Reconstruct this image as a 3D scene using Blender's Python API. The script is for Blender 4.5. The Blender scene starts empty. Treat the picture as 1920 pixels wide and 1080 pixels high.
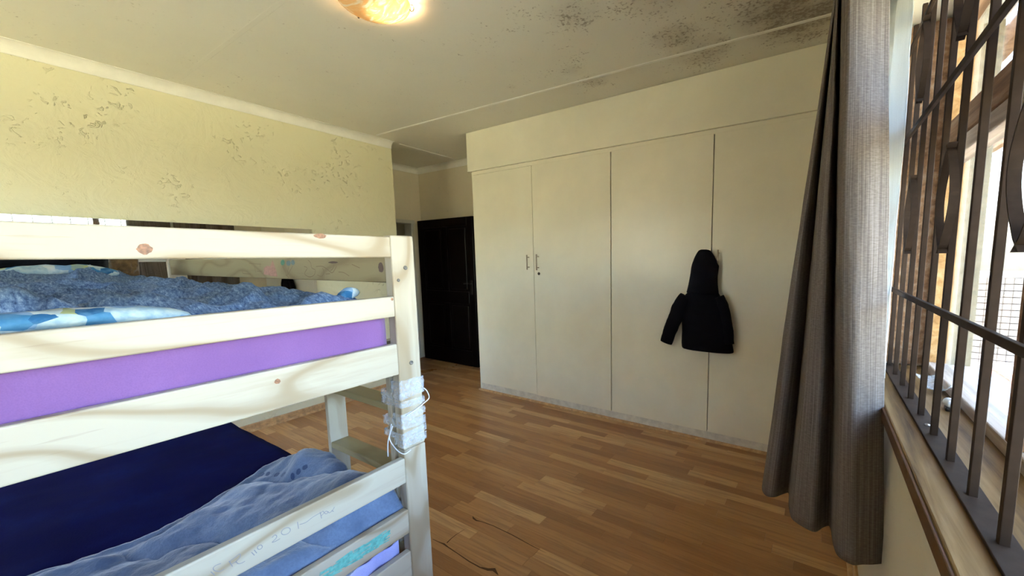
import bpy, bmesh, math, random
import numpy as np
from mathutils import Vector, Matrix, noise as mnoise

random.seed(7)
scene = bpy.context.scene
COL = scene.collection

# ------------------------------------------------------------------ camera, light, exposure
CAM = Vector((0.0, 0.0, 1.42))
YAW, PITCH, ROLL = 0.54954, -0.11413, -0.01284
FPX, CX, CY = 731.1, 1086.9, 567.6


def cam_axes():
    cy, sy, cp, sp = math.cos(YAW), math.sin(YAW), math.cos(PITCH), math.sin(PITCH)
    f = Vector((-sy * cp, cy * cp, sp))
    r = Vector((cy, sy, 0))
    u = r.cross(f)
    c, s = math.cos(ROLL), math.sin(ROLL)
    return (c * r + s * u), (-s * r + c * u), f


RGT, UPV, FWD = cam_axes()
cam_data = bpy.data.cameras.new('camera')
cam_data.sensor_width = 36.0
cam_data.lens = FPX / 1920 * 36.0
cam_data.shift_x = -(CX - 960) / 1920
cam_data.shift_y = (CY - 540) / 1920
cam_data.clip_start = 0.02
cam = bpy.data.objects.new('camera', cam_data)
COL.objects.link(cam)
m = Matrix((RGT, UPV, -FWD)).transposed().to_4x4()
m.translation = CAM
cam.matrix_world = m
scene.camera = cam

scene.view_settings.view_transform = 'Standard'
scene.view_settings.look = 'None'
scene.view_settings.gamma = 1.0
scene.view_settings.use_curve_mapping = False
scene.view_settings.exposure = 2.3
scene.cycles.use_denoising = True
scene.cycles.max_bounces = 16
scene.cycles.diffuse_bounces = 12
scene.cycles.transparent_max_bounces = 12
scene.cycles.sample_clamp_indirect = 8.0

world = bpy.data.worlds.new('world')
scene.world = world
world.use_nodes = True
wn = world.node_tree
wn.nodes.clear()
w_out = wn.nodes.new('ShaderNodeOutputWorld')
w_bg = wn.nodes.new('ShaderNodeBackground')
w_sky = wn.nodes.new('ShaderNodeTexSky')
w_sky.sky_type = 'NISHITA'
w_sky.sun_disc = False
w_sky.sun_elevation = math.radians(52)
w_sky.sun_rotation = math.radians(250)
w_sky.dust_density = 2.5
w_sky.air_density = 1.2
w_bg.inputs['Strength'].default_value = 1.2
wn.links.new(w_sky.outputs[0], w_bg.inputs['Color'])
wn.links.new(w_bg.outputs[0], w_out.inputs['Surface'])

sun_data = bpy.data.lights.new('sun', 'SUN')
sun_data.energy = 14.0
sun_data.angle = math.radians(0.6)
sun_data.color = (1.0, 0.94, 0.82)
sun = bpy.data.objects.new('sun', sun_data)
COL.objects.link(sun)
sun.location = (-2, 4, 8)
sun.rotation_euler = Vector((0.16, -0.50, -0.85)).to_track_quat('-Z', 'Y').to_euler()


# ------------------------------------------------------------------ pixel helpers (1920x1080 photo frame)
def ray(p):
    return RGT * ((p[0] - CX) / FPX) - UPV * ((p[1] - CY) / FPX) + FWD


def on(p, axis, val):
    d = ray(p)
    return CAM + d * ((val - CAM[axis]) / d[axis])


def proj(P):
    v = Vector(P) - CAM
    z = v.dot(FWD)
    if z < 0.05:
        return None
    return (CX + FPX * v.dot(RGT) / z, CY - FPX * v.dot(UPV) / z)


# ------------------------------------------------------------------ materials
MATS = {}


class NT:
    def __init__(self, name):
        self.m = bpy.data.materials.new(name)
        self.m.use_nodes = True
        self.t = self.m.node_tree
        self.t.nodes.clear()
        self.out = self.n('ShaderNodeOutputMaterial')
        MATS[name] = self.m

    def n(self, typ, **kw):
        nd = self.t.nodes.new(typ)
        for k, v in kw.items():
            if k.startswith('i_'):
                nd.inputs[k[2:].replace('_', ' ')].default_value = v
            else:
                setattr(nd, k, v)
        return nd

    def l(self, a, b):
        self.t.links.new(a, b)

    def coords(self, scale=(1, 1, 1), kind='Object', rot=(0, 0, 0), loc=(0, 0, 0)):
        tc = self.n('ShaderNodeTexCoord')
        mp = self.n('ShaderNodeMapping')
        mp.inputs['Scale'].default_value = scale
        mp.inputs['Rotation'].default_value = rot
        mp.inputs['Location'].default_value = loc
        self.l(tc.outputs[kind], mp.inputs['Vector'])
        return mp.outputs[0]

    def noise(self, vec, scale, detail=4.0, rough=0.55, dist=0.0):
        nd = self.n('ShaderNodeTexNoise')
        nd.inputs['Scale'].default_value = scale
        nd.inputs['Detail'].default_value = detail
        nd.inputs['Roughness'].default_value = rough
        nd.inputs['Distortion'].default_value = dist
        self.l(vec, nd.inputs['Vector'])
        return nd.outputs['Fac']

    def ramp(self, fac, stops, interp='LINEAR'):
        nd = self.n('ShaderNodeValToRGB')
        cr = nd.color_ramp
        cr.interpolation = interp
        while len(cr.elements) < len(stops):
            cr.elements.new(0.5)
        for e, (pos, c) in zip(cr.elements, stops):
            e.position = pos
            e.color = (c, c, c, 1) if isinstance(c, (int, float)) else (*c, 1)
        self.l(fac, nd.inputs['Fac'])
        return nd.outputs['Color']

    def mix(self, fac, a, b, blend='MIX'):
        nd = self.n('ShaderNodeMix', data_type='RGBA', blend_type=blend)
        for sock, v in ((nd.inputs[0], fac), (nd.inputs[6], a), (nd.inputs[7], b)):
            if isinstance(v, (int, float)):
                sock.default_value = v
            elif isinstance(v, tuple):
                sock.default_value = (*v, 1)
            else:
                self.l(v, sock)
        return nd.outputs[2]

    def math(self, op, a, b=None):
        nd = self.n('ShaderNodeMath', operation=op)
        for i, v in enumerate((a, b)):
            if v is None:
                continue
            if isinstance(v, (int, float)):
                nd.inputs[i].default_value = v
            else:
                self.l(v, nd.inputs[i])
        return nd.outputs[0]

    def bump(self, h, strength=0.3, dist=0.01, normal=None):
        nd = self.n('ShaderNodeBump')
        nd.inputs['Strength'].default_value = strength
        nd.inputs['Distance'].default_value = dist
        self.l(h, nd.inputs['Height'])
        if normal is not None:
            self.l(normal, nd.inputs['Normal'])
        return nd.outputs[0]

    def bsdf(self, color=(0.8, 0.8, 0.8), rough=0.5, metal=0.0, normal=None, spec=0.5, **kw):
        b = self.n('ShaderNodeBsdfPrincipled')
        if isinstance(color, tuple):
            b.inputs['Base Color'].default_value = (*color, 1)
        else:
            self.l(color, b.inputs['Base Color'])
        if isinstance(rough, (int, float)):
            b.inputs['Roughness'].default_value = rough
        else:
            self.l(rough, b.inputs['Roughness'])
        b.inputs['Metallic'].default_value = metal
        b.inputs['Specular IOR Level'].default_value = spec
        if normal is not None:
            self.l(normal, b.inputs['Normal'])
        for k, v in kw.items():
            b.inputs[k.replace('_', ' ')].default_value = v
        return b

    def done(self, shader):
        self.l(shader.outputs[0], self.out.inputs['Surface'])
        return self.m


def simple(name, color, rough=0.5, metal=0.0, spec=0.5, var=0.12, nscale=8.0, bump=0.0, bscale=60.0, **kw):
    t = NT(name)
    v = t.coords()
    f = t.noise(v, nscale)
    dark = tuple(c * (1 - var) for c in color)
    light = tuple(min(1, c * (1 + var)) for c in color)
    col = t.ramp(f, [(0.3, dark), (0.7, light)])
    nrm = t.bump(t.noise(v, bscale, 3), bump, 0.004) if bump else None
    return t.done(t.bsdf(col, rough, metal, nrm, spec, **kw))


def make_pine(name, light, mid, dark, rough=0.42):
    t = NT(name)
    v = t.coords((1.0, 20, 20))
    info = t.n('ShaderNodeObjectInfo')
    add = t.n('ShaderNodeVectorMath', operation='ADD')
    comb = t.n('ShaderNodeCombineXYZ')
    rnd = t.math('MULTIPLY', info.outputs['Random'], 40.0)
    for i in range(3):
        t.l(rnd, comb.inputs[i])
    t.l(v, add.inputs[0])
    t.l(comb.outputs[0], add.inputs[1])
    vec = add.outputs[0]
    low = t.n('ShaderNodeTexNoise')
    low.inputs['Scale'].default_value = 1.0
    low.inputs['Detail'].default_value = 1.5
    lowmap = t.n('ShaderNodeVectorMath', operation='MULTIPLY')
    lowmap.inputs[1].default_value = (1.7, 0.28, 0.28)
    t.l(vec, lowmap.inputs[0])
    t.l(lowmap.outputs[0], low.inputs['Vector'])
    sx = t.n('ShaderNodeSeparateXYZ')
    t.l(vec, sx.inputs[0])
    ph = t.math('ADD', t.math('MULTIPLY', sx.outputs[2], 1.1), t.math('MULTIPLY', low.outputs['Fac'], 34.0))
    ph = t.math('ADD', ph, t.math('MULTIPLY', sx.outputs[1], 0.7))
    wv = t.math('ADD', t.math('MULTIPLY', t.math('SINE', ph), 0.5), 0.5)
    c1 = t.ramp(wv, [(0.0, light), (0.6, light), (0.92, tuple(0.55 * a + 0.45 * b for a, b in zip(light, mid))), (1.0, mid)])
    fine = t.noise(vec, 2.2, 6, 0.65)
    c2 = t.mix(t.ramp(fine, [(0.52, 0.0), (0.72, 0.45)]), c1, mid)
    fl = t.coords((8, 160, 160))
    flecks = t.noise(fl, 1.0, 2)
    c3 = t.mix(t.ramp(flecks, [(0.68, 0.0), (0.76, 0.3)]), c2, dark)
    return t.done(t.bsdf(c3, rough, 0, t.bump(fine, 0.08, 0.002), 0.35))


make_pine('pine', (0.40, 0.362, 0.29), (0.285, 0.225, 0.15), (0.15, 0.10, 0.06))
make_pine('pine_shaded', (0.27, 0.225, 0.12), (0.19, 0.145, 0.07), (0.11, 0.07, 0.035))  # same pine, darkened so the guard rail's shade is in the colour
simple('knot_brown', (0.22, 0.10, 0.05), 0.5, nscale=160, var=0.5)
simple('knot_dark', (0.06, 0.025, 0.015), 0.5)


def make_wall(name, base, dirt, bumpy=0.5):
    t = NT(name)
    v = t.coords()
    n1 = t.noise(v, 1.6, 3)
    col = t.mix(t.ramp(n1, [(0.35, 0.0), (0.75, 0.35)]), base, dirt)
    fl = t.noise(v, 26, 5, 0.62, 0.6)
    col = t.mix(t.ramp(fl, [(0.66, 0.0), (0.72, 0.28)]), col, tuple(c * 0.6 for c in dirt))
    # trowelled / peeling paint relief
    n2 = t.noise(v, 5.5, 6, 0.6, 1.2)
    patch = t.ramp(t.noise(v, 2.6, 3), [(0.50, 0.05), (0.66, 0.9)])
    ridge = t.ramp(t.noise(v, 21, 3, 0.55, 1.2), [(0.60, 0.0), (0.66, 1.0), (0.70, 0.45)])
    h = t.math('ADD', t.math('MULTIPLY', n2, 0.8), t.math('MULTIPLY', ridge, patch))
    return t.done(t.bsdf(col, 0.42, 0, t.bump(h, bumpy, 0.010), 0.4))


make_wall('wall_paint', (0.79, 0.765, 0.565), (0.71, 0.675, 0.45), 0.9)
make_wall('wall_plain', (0.76, 0.70, 0.56), (0.66, 0.59, 0.45), 0.3)
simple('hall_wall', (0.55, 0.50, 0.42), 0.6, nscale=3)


def make_ceiling():
    t = NT('ceiling_paint')
    v = t.coords()
    base = t.ramp(t.noise(v, 1.1, 3), [(0.3, (0.75, 0.74, 0.66)), (0.7, (0.80, 0.79, 0.71))])
    mask = None
    geo = t.n('ShaderNodeNewGeometry')
    for (x, y, r, a) in ((-0.12, 2.55, 0.55, 1.0), (-0.25, 2.45, 0.42, 0.9), (-0.70, 2.62, 0.42, 0.75), (-0.78, 2.38, 0.33, 0.7),
                         (-1.45, 2.62, 0.30, 0.55), (-1.50, 2.40, 0.28, 0.5), (-1.15, 1.85, 0.50, 0.5), (-0.75, 1.95, 0.5, 0.55),
                         (-0.4, 1.6, 0.6, 0.5), (-2.02, 2.37, 0.16, 0.45)):
        d = t.n('ShaderNodeVectorMath', operation='DISTANCE')
        t.l(geo.outputs['Position'], d.inputs[0])
        d.inputs[1].default_value = (x, y, 2.695)
        mr = t.n('ShaderNodeMapRange', interpolation_type='SMOOTHSTEP')
        t.l(d.outputs['Value'], mr.inputs[0])
        mr.inputs[1].default_value = r
        mr.inputs[2].default_value = 0.0
        mr.inputs[3].default_value = 0.0
        mr.inputs[4].default_value = a
        mask = mr.outputs[0] if mask is None else t.math('MAXIMUM', mask, mr.outputs[0])
    spots = t.noise(v, 55, 4, 0.6)
    clump = t.noise(v, 7, 4, 0.6)
    s = t.math('ADD', t.math('MULTIPLY', spots, 0.62), t.math('MULTIPLY', clump, 0.38))
    lvl = t.math('ADD', s, t.math('MULTIPLY', mask, 0.17))
    f1 = t.ramp(lvl, [(0.615, 0.0), (0.70, 0.75)])
    col = t.mix(f1, base, (0.24, 0.20, 0.15))
    sm = t.ramp(mask, [(0.35, 0.0), (0.9, 0.85)])
    col = t.mix(t.math('MULTIPLY', sm, t.ramp(clump, [(0.3, 0.35), (0.65, 1.0)])), col, (0.27, 0.22, 0.165))
    tiny = t.noise(v, 95, 2)
    col = t.mix(t.ramp(tiny, [(0.74, 0.0), (0.78, 0.5)]), col, (0.74, 0.71, 0.62))
    h = t.noise(v, 2.3, 3)
    return t.done(t.bsdf(col, 0.55, 0, t.bump(h, 0.25, 0.02), 0.3))


make_ceiling()
simple('cornice_white', (0.88, 0.88, 0.83), 0.45, var=0.05)
simple('wardrobe_paint', (0.80, 0.77, 0.64), 0.34, var=0.05, nscale=2.5, bump=0.04, bscale=14)
simple('wardrobe_plinth', (0.66, 0.64, 0.57), 0.5, var=0.14, nscale=20)
simple('dark_gap', (0.05, 0.035, 0.02), 0.8)
simple('skirting_wood', (0.54, 0.33, 0.16), 0.42, var=0.28, nscale=30)
simple('frame_white', (0.62, 0.60, 0.54), 0.45, var=0.08)
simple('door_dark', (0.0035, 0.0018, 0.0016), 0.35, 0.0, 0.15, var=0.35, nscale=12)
simple('brushed_metal', (0.46, 0.40, 0.32), 0.28, 1.0, var=0.15)
simple('dark_metal', (0.05, 0.045, 0.04), 0.4, 0.8)
simple('bolt_metal', (0.16, 0.15, 0.14), 0.45, 0.6)
simple('steel', (0.55, 0.55, 0.54), 0.3, 1.0)


def make_plank():
    t = NT('laminate')
    at = t.n('ShaderNodeAttribute', attribute_name='tone')
    v = t.coords((1.4, 26, 1))
    add = t.n('ShaderNodeVectorMath', operation='ADD')
    sc = t.n('ShaderNodeVectorMath', operation='SCALE')
    sc.inputs[3].default_value = 30.0
    t.l(at.outputs['Color'], sc.inputs[0])
    t.l(v, add.inputs[0])
    t.l(sc.outputs[0], add.inputs[1])
    sep = t.n('ShaderNodeSeparateColor')
    t.l(at.outputs['Color'], sep.inputs[0])
    base = t.ramp(sep.outputs[0], [(0.0, (0.34, 0.150, 0.052)), (0.35, (0.44, 0.215, 0.080)), (0.7, (0.54, 0.285, 0.115)), (1.0, (0.68, 0.42, 0.20))])
    grain = t.noise(add.outputs[0], 2.0, 6, 0.62, 0.8)
    col = t.mix(t.ramp(grain, [(0.33, 0.6), (0.55, 0.0)]), base, (0.26, 0.12, 0.05))
    g2 = t.noise(add.outputs[0], 9.0, 3)
    col = t.mix(t.ramp(g2, [(0.5, 0.0), (0.8, 0.4)]), col, (0.44, 0.28, 0.15))
    rg = t.ramp(t.noise(t.coords(), 3.0, 4), [(0.3, 0.26), (0.7, 0.40)])
    return t.done(t.bsdf(col, rg, 0, t.bump(grain, 0.05, 0.001), 0.5))


make_plank()


def make_cloth(name, base, dark, light, weave=(300, 300, 300), rough=0.9, patt=3.0, bump=0.3, sheen=0.3):
    t = NT(name)
    v = t.coords()
    n = t.noise(v, patt, 4, 0.6)
    col = t.ramp(n, [(0.25, dark), (0.5, base), (0.75, light)])
    wv = t.noise(t.coords(weave), 1.0, 2)
    col = t.mix(t.ramp(wv, [(0.35, 0.35), (0.6, 0.0)]), col, dark)
    b = t.bsdf(col, rough, 0, t.bump(wv, bump, 0.002), 0.1)
    b.inputs['Sheen Weight'].default_value = sheen
    return t.done(b)


make_cloth('purple_sheet', (0.175, 0.088, 0.250), (0.150, 0.073, 0.220), (0.200, 0.104, 0.280), (400, 400, 400), sheen=0.15)
make_cloth('navy_velour', (0.0015, 0.002, 0.050), (0.0005, 0.001, 0.034), (0.002, 0.008, 0.085), (220, 220, 220), 0.9, 5.0, 0.3, 0.0)
make_cloth('blue_fleece', (0.115, 0.165, 0.265), (0.07, 0.105, 0.18), (0.165, 0.23, 0.35), (150, 150, 150), 1.0, 9.0, 0.8, 0.5)
make_cloth('fleece_spot', (0.02, 0.05, 0.13), (0.01, 0.03, 0.09), (0.03, 0.07, 0.17), (150, 150, 150), 1.0, 9.0, 0.8, 0.4)
make_cloth('lilac_sheet', (0.36, 0.38, 0.72), (0.28, 0.31, 0.62), (0.45, 0.48, 0.80), (300, 300, 300), 0.9, 5.0)
make_cloth('black_cloth', (0.006, 0.006, 0.008), (0.003, 0.003, 0.004), (0.012, 0.012, 0.016), (180, 180, 180), 0.95, 6.0, 0.4, 0.05)
make_cloth('navy_black', (0.004, 0.004, 0.008), (0.002, 0.002, 0.004), (0.008, 0.008, 0.014), (180, 180, 180), 0.9, 6.0, 0.4, 0.03)
make_cloth('brown_plush', (0.16, 0.095, 0.04), (0.05, 0.03, 0.015), (0.26, 0.17, 0.08), (60, 60, 60), 1.0, 18.0, 1.0, 0.3)


def make_duvet():
    t = NT('duvet_print')
    v = t.coords()
    n = t.noise(t.coords((55, 170, 110)), 1.0, 3, 0.75, 0.2)
    col = t.ramp(n, [(0.28, (0.02, 0.04, 0.10)), (0.42, (0.06, 0.105, 0.20)), (0.55, (0.11, 0.17, 0.28)), (0.72, (0.24, 0.32, 0.44))])
    wv = t.noise(t.coords((500, 500, 500)), 1.0, 2)
    b = t.bsdf(col, 0.85, 0, t.bump(wv, 0.2, 0.002), 0.15)
    return t.done(b)


def make_floral():
    t = NT('duvet_floral')
    v = t.coords()
    vo = t.n('ShaderNodeTexVoronoi', feature='F1')
    vo.inputs['Scale'].default_value = 27.0
    vo.inputs['Randomness'].default_value = 1.0
    t.l(v, vo.inputs['Vector'])
    sep = t.n('ShaderNodeSeparateColor')
    t.l(vo.outputs['Color'], sep.inputs[0])
    col = t.ramp(sep.outputs[0], [(0.0, (0.02, 0.09, 0.20)), (0.14, (0.04, 0.15, 0.28)), (0.26, (0.36, 0.44, 0.45)), (0.58, (0.46, 0.51, 0.50)),
                                  (0.78, (0.34, 0.37, 0.18)), (0.88, (0.20, 0.30, 0.44))], 'CONSTANT')
    n = t.noise(v, 40, 4)
    col = t.mix(t.ramp(n, [(0.4, 0.5), (0.6, 0.0)]), col, (0.10, 0.22, 0.36))
    return t.done(t.bsdf(col, 0.85, 0, None, 0.1))


make_duvet()
make_floral()


def make_curtain(name, base, dark, light, trans, stripes=True):
    t = NT(name)
    v = t.coords((70, 70, 1.2), 'UV') if stripes else t.coords((20, 4, 1), 'UV')
    n = t.noise(t.coords((240, 3, 1), 'UV'), 1.0, 4, 0.7)
    n2 = t.noise(t.coords((60, 500, 1), 'UV'), 1.0, 3, 0.6)
    f = t.math('ADD', t.math('MULTIPLY', n, 0.7), t.math('MULTIPLY', n2, 0.3))
    col = t.ramp(f, [(0.32, dark), (0.5, base), (0.68, light)])
    d = t.bsdf(col, 0.85, 0, t.bump(f, 0.25, 0.002), 0.15)
    tr = t.n('ShaderNodeBsdfTranslucent')
    t.l(col, tr.inputs[0])
    mx = t.n('ShaderNodeMixShader')
    mx.inputs[0].default_value = trans
    t.l(d.outputs[0], mx.inputs[1])
    t.l(tr.outputs[0], mx.inputs[2])
    return t.done(mx)


make_curtain('curtain_grey', (0.165, 0.138, 0.122), (0.085, 0.069, 0.059), (0.29, 0.255, 0.238), 0.02)
make_curtain('curtain_lining', (0.78, 0.80, 0.80), (0.70, 0.72, 0.72), (0.85, 0.87, 0.87), 0.45)
simple('bar_paint', (0.040, 0.025, 0.017), 0.65, 0.0, 0.1, var=0.2, nscale=30, bump=0.05)
simple('sill_edge', (0.12, 0.055, 0.02), 0.4, var=0.2, nscale=20)


def make_timber(name, a, b, c):
    t = NT(name)
    n = t.noise(t.coords((30, 2.0, 30)), 1.0, 5, 0.65, 0.5)
    col = t.ramp(n, [(0.3, a), (0.5, b), (0.7, c)])
    return t.done(t.bsdf(col, 0.6, 0, t.bump(n, 0.3, 0.004), 0.25))


make_timber('sill_wood', (0.06, 0.03, 0.01), (0.185, 0.105, 0.036), (0.28, 0.175, 0.072))
make_timber('frame_timber', (0.10, 0.05, 0.025), (0.24, 0.13, 0.065), (0.36, 0.25, 0.17))
make_timber('frame_weathered', (0.22, 0.17, 0.13), (0.42, 0.33, 0.26), (0.56, 0.48, 0.42))
make_timber('frame_orange', (0.30, 0.15, 0.05), (0.46, 0.26, 0.10), (0.55, 0.36, 0.18))
make_wall('pillar_plaster', (0.30, 0.275, 0.20), (0.24, 0.205, 0.135), 0.8)
simple('white_paint', (0.80, 0.82, 0.84), 0.4, var=0.06)
simple('brick_paver', (0.20, 0.085, 0.065), 0.8, var=0.25, nscale=14, bump=0.3)
simple('garden_lawn', (0.42, 0.37, 0.20), 0.9, var=0.35, nscale=1.5)
simple('outside_plaster', (0.36, 0.34, 0.30), 0.8, var=0.12)
simple('roof_sheet', (0.16, 0.13, 0.11), 0.6, var=0.2)
simple('black_plastic', (0.012, 0.012, 0.012), 0.3)
simple('pencil', (0.20, 0.20, 0.22), 0.6)
simple('pencil_brown', (0.17, 0.115, 0.06), 0.6)
simple('crayon_teal', (0.12, 0.40, 0.36), 0.6, var=0.3, nscale=90)
simple('crayon_pink', (0.34, 0.18, 0.14), 0.7, var=0.3, nscale=90)
simple('crayon_green', (0.04, 0.16, 0.10), 0.7, var=0.3, nscale=90)
simple('crayon_slate', (0.10, 0.15, 0.16), 0.7, var=0.3, nscale=90)


def make_glass(name, tint=(1, 1, 1), gloss=0.06, rough=0.0):
    t = NT(name)
    tr = t.n('ShaderNodeBsdfTransparent')
    tr.inputs[0].default_value = (*tint, 1)
    gl = t.n('ShaderNodeBsdfGlossy')
    gl.inputs['Roughness'].default_value = rough
    fr = t.n('ShaderNodeFresnel')
    fr.inputs[0].default_value = 1.45
    f = t.math('ADD', t.math('MULTIPLY', fr.outputs[0], 0.8), gloss)
    mx = t.n('ShaderNodeMixShader')
    t.l(f, mx.inputs[0])
    t.l(tr.outputs[0], mx.inputs[1])
    t.l(gl.outputs[0], mx.inputs[2])
    return t.done(mx)


make_glass('window_glass', (0.97, 0.98, 0.98), 0.0)


def make_film(name, amount, color, rough):
    t = NT(name)
    tr = t.n('ShaderNodeBsdfTransparent')
    n = t.noise(t.coords((60, 60, 60)), 1.0, 4, 0.7, 1.0)
    d = t.bsdf(color, rough, 0, t.bump(n, 0.6, 0.004), 0.8)
    mx = t.n('ShaderNodeMixShader')
    t.l(t.ramp(n, [(0.35, amount * 0.35), (0.62, amount)]), mx.inputs[0])
    t.l(tr.outputs[0], mx.inputs[1])
    t.l(d.outputs[0], mx.inputs[2])
    return t.done(mx)


make_film('plastic_film', 0.5, (0.68, 0.74, 0.84), 0.2)
make_film('clear_plastic', 0.45, (0.75, 0.80, 0.84), 0.1)
simple('plastic_cord', (0.62, 0.66, 0.74), 0.35, var=0.1)


def make_mirror():
    t = NT('mirror_glass')
    f = t.noise(t.coords(), 2.0, 2)
    col = t.ramp(f, [(0.3, (0.80, 0.82, 0.81)), (0.7, (0.84, 0.86, 0.85))])
    return t.done(t.bsdf(col, 0.015, 1.0))


make_mirror()


def make_lampglass(bulb):
    t = NT('lamp_glass')
    geo = t.n('ShaderNodeNewGeometry')
    d = t.n('ShaderNodeVectorMath', operation='DISTANCE')
    t.l(geo.outputs['Position'], d.inputs[0])
    d.inputs[1].default_value = bulb
    near = t.n('ShaderNodeMapRange', interpolation_type='SMOOTHSTEP')
    t.l(d.outputs['Value'], near.inputs[0])
    near.inputs[1].default_value = 0.15
    near.inputs[2].default_value = 0.045
    near.inputs[3].default_value = 0.15
    near.inputs[4].default_value = 0.75
    v = t.coords((1, 1, 1))
    vein = t.noise(t.coords((6, 20, 10)), 1.0, 4, 0.6, 2.2)
    pat = t.ramp(vein, [(0.42, (1.0, 0.46, 0.12)), (0.55, (1.0, 0.56, 0.18)), (0.62, (1.0, 0.80, 0.42))])
    em = t.n('ShaderNodeEmission')
    t.l(pat, em.inputs[0])
    t.l(near.outputs[0], em.inputs[1])
    gl = t.bsdf((0.85, 0.7, 0.5), 0.15, 0, None, 0.5)
    ad = t.n('ShaderNodeAddShader')
    t.l(em.outputs[0], ad.inputs[0])
    mixn = t.n('ShaderNodeMixShader')
    mixn.inputs[0].default_value = 0.12
    t.l(ad.outputs[0], mixn.inputs[1])
    t.l(gl.outputs[0], mixn.inputs[2])
    tr = t.n('ShaderNodeBsdfTransparent')
    tr.inputs[0].default_value = (1.0, 0.86, 0.66, 1)
    mt_ = t.n('ShaderNodeMixShader')
    mt_.inputs[0].default_value = 0.02
    t.l(mixn.outputs[0], mt_.inputs[1])
    t.l(tr.outputs[0], mt_.inputs[2])
    return t.done(mt_)


# ------------------------------------------------------------------ mesh helpers
def link(name, me, mat=None, parent=None, smooth=False):
    o = bpy.data.objects.new(name, me)
    COL.objects.link(o)
    if mat:
        me.materials.append(MATS[mat])
    if parent is not None:
        o.parent = parent
        o.matrix_parent_inverse = parent.matrix_basis.inverted()
    if smooth:
        for p in me.polygons:
            p.use_smooth = True
    return o


def from_bm(name, bm, mat=None, parent=None, smooth=False):
    bmesh.ops.recalc_face_normals(bm, faces=bm.faces)
    me = bpy.data.meshes.new(name)
    bm.to_mesh(me)
    bm.free()
    return link(name, me, mat, parent, smooth)


def tag(o, label, cat, group=None, kind=None):
    o['label'] = label
    if cat:
        o['category'] = cat
    if group:
        o['group'] = group
    if kind:
        o['kind'] = kind
    return o


def struct(o, label=None):
    o['kind'] = 'structure'
    if label:
        o['label'] = label
    return o


def empty(name, loc=(0, 0, 0)):
    o = bpy.data.objects.new(name, None)
    o.empty_display_size = 0.1
    o.location = loc
    COL.objects.link(o)
    return o


def bm_box(bm, a, b, bevel=0.0, seg=2):
    a, b = Vector(a), Vector(b)
    r = bmesh.ops.create_cube(bm, size=1.0)
    vs = r['verts']
    c, s = (a + b) / 2, b - a
    for v in vs:
        v.co = Vector((c.x + v.co.x * s.x, c.y + v.co.y * s.y, c.z + v.co.z * s.z))
    if bevel:
        es = list({e for v in vs for e in v.link_edges})
        bmesh.ops.bevel(bm, geom=es, offset=bevel, segments=seg, affect='EDGES', profile=0.5)
    return vs


def box(name, a, b, mat, parent=None, bevel=0.0, seg=2):
    """box with its origin at its centre"""
    a, b = Vector(a), Vector(b)
    c = (a + b) / 2
    bm = bmesh.new()
    bm_box(bm, a - c, b - c, bevel, seg)
    o = from_bm(name, bm, mat, None, False)
    o.location = c
    if parent is not None:
        o.parent = parent
        o.matrix_parent_inverse = parent.matrix_basis.inverted()
    return o


def beam(name, p0, p1, up, w, h, mat, parent=None, bevel=0.004):
    """timber with its local X along p0->p1, local Z along up; w across, h along up"""
    p0, p1, up = Vector(p0), Vector(p1), Vector(up)
    x = (p1 - p0).normalized()
    y = up.cross(x).normalized()
    z = x.cross(y)
    L = (p1 - p0).length
    bm = bmesh.new()
    bm_box(bm, (-L / 2, -w / 2, -h / 2), (L / 2, w / 2, h / 2), bevel, 3)
    o = from_bm(name, bm, mat)
    mt = Matrix((x, y, z)).transposed().to_4x4()
    mt.translation = (p0 + p1) / 2
    o.matrix_basis = mt
    if parent is not None:
        o.parent = parent
        o.matrix_parent_inverse = parent.matrix_basis.inverted()
    return o


def bm_tube(bm, pts, r, seg=8, closed=False, caps=True):
    pts = [Vector(p) for p in pts]
    n = len(pts)
    rings = []
    prev = None
    for i, p in enumerate(pts):
        if closed:
            d = (pts[(i + 1) % n] - pts[i - 1])
        else:
            d = pts[min(i + 1, n - 1)] - pts[max(i - 1, 0)]
        d.normalize()
        if prev is None:
            a = Vector((0, 0, 1)) if abs(d.z) < 0.9 else Vector((1, 0, 0))
            u = d.cross(a).normalized()
        else:
            u = (prev - d * prev.dot(d)).normalized()
        prev = u
        w = d.cross(u)
        rr = r[i] if isinstance(r, (list, tuple)) else r
        rings.append([bm.verts.new(p + (u * math.cos(2 * math.pi * k / seg) + w * math.sin(2 * math.pi * k / seg)) * rr) for k in range(seg)])
    m_ = n if closed else n - 1
    for i in range(m_):
        A, B = rings[i], rings[(i + 1) % n]
        for k in range(seg):
            bm.faces.new((A[k], A[(k + 1) % seg], B[(k + 1) % seg], B[k]))
    if caps and not closed:
        bm.faces.new(rings[0][::-1])
        bm.faces.new(rings[-1])


def tube(name, pts, r, mat, parent=None, seg=8, closed=False):
    bm = bmesh.new()
    bm_tube(bm, pts, r, seg, closed)
    return from_bm(name, bm, mat, parent, True)


def bm_loft(bm, rings, cap=True, closed=True):
    vr = [[bm.verts.new(p) for p in ring] for ring in rings]
    n = len(vr[0])
    for A, B in zip(vr, vr[1:]):
        for k in range(n if closed else n - 1):
            bm.faces.new((A[k], A[(k + 1) % n], B[(k + 1) % n], B[k]))
    if cap and closed:
        bm.faces.new(vr[0][::-1])
        bm.faces.new(vr[-1])


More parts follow.
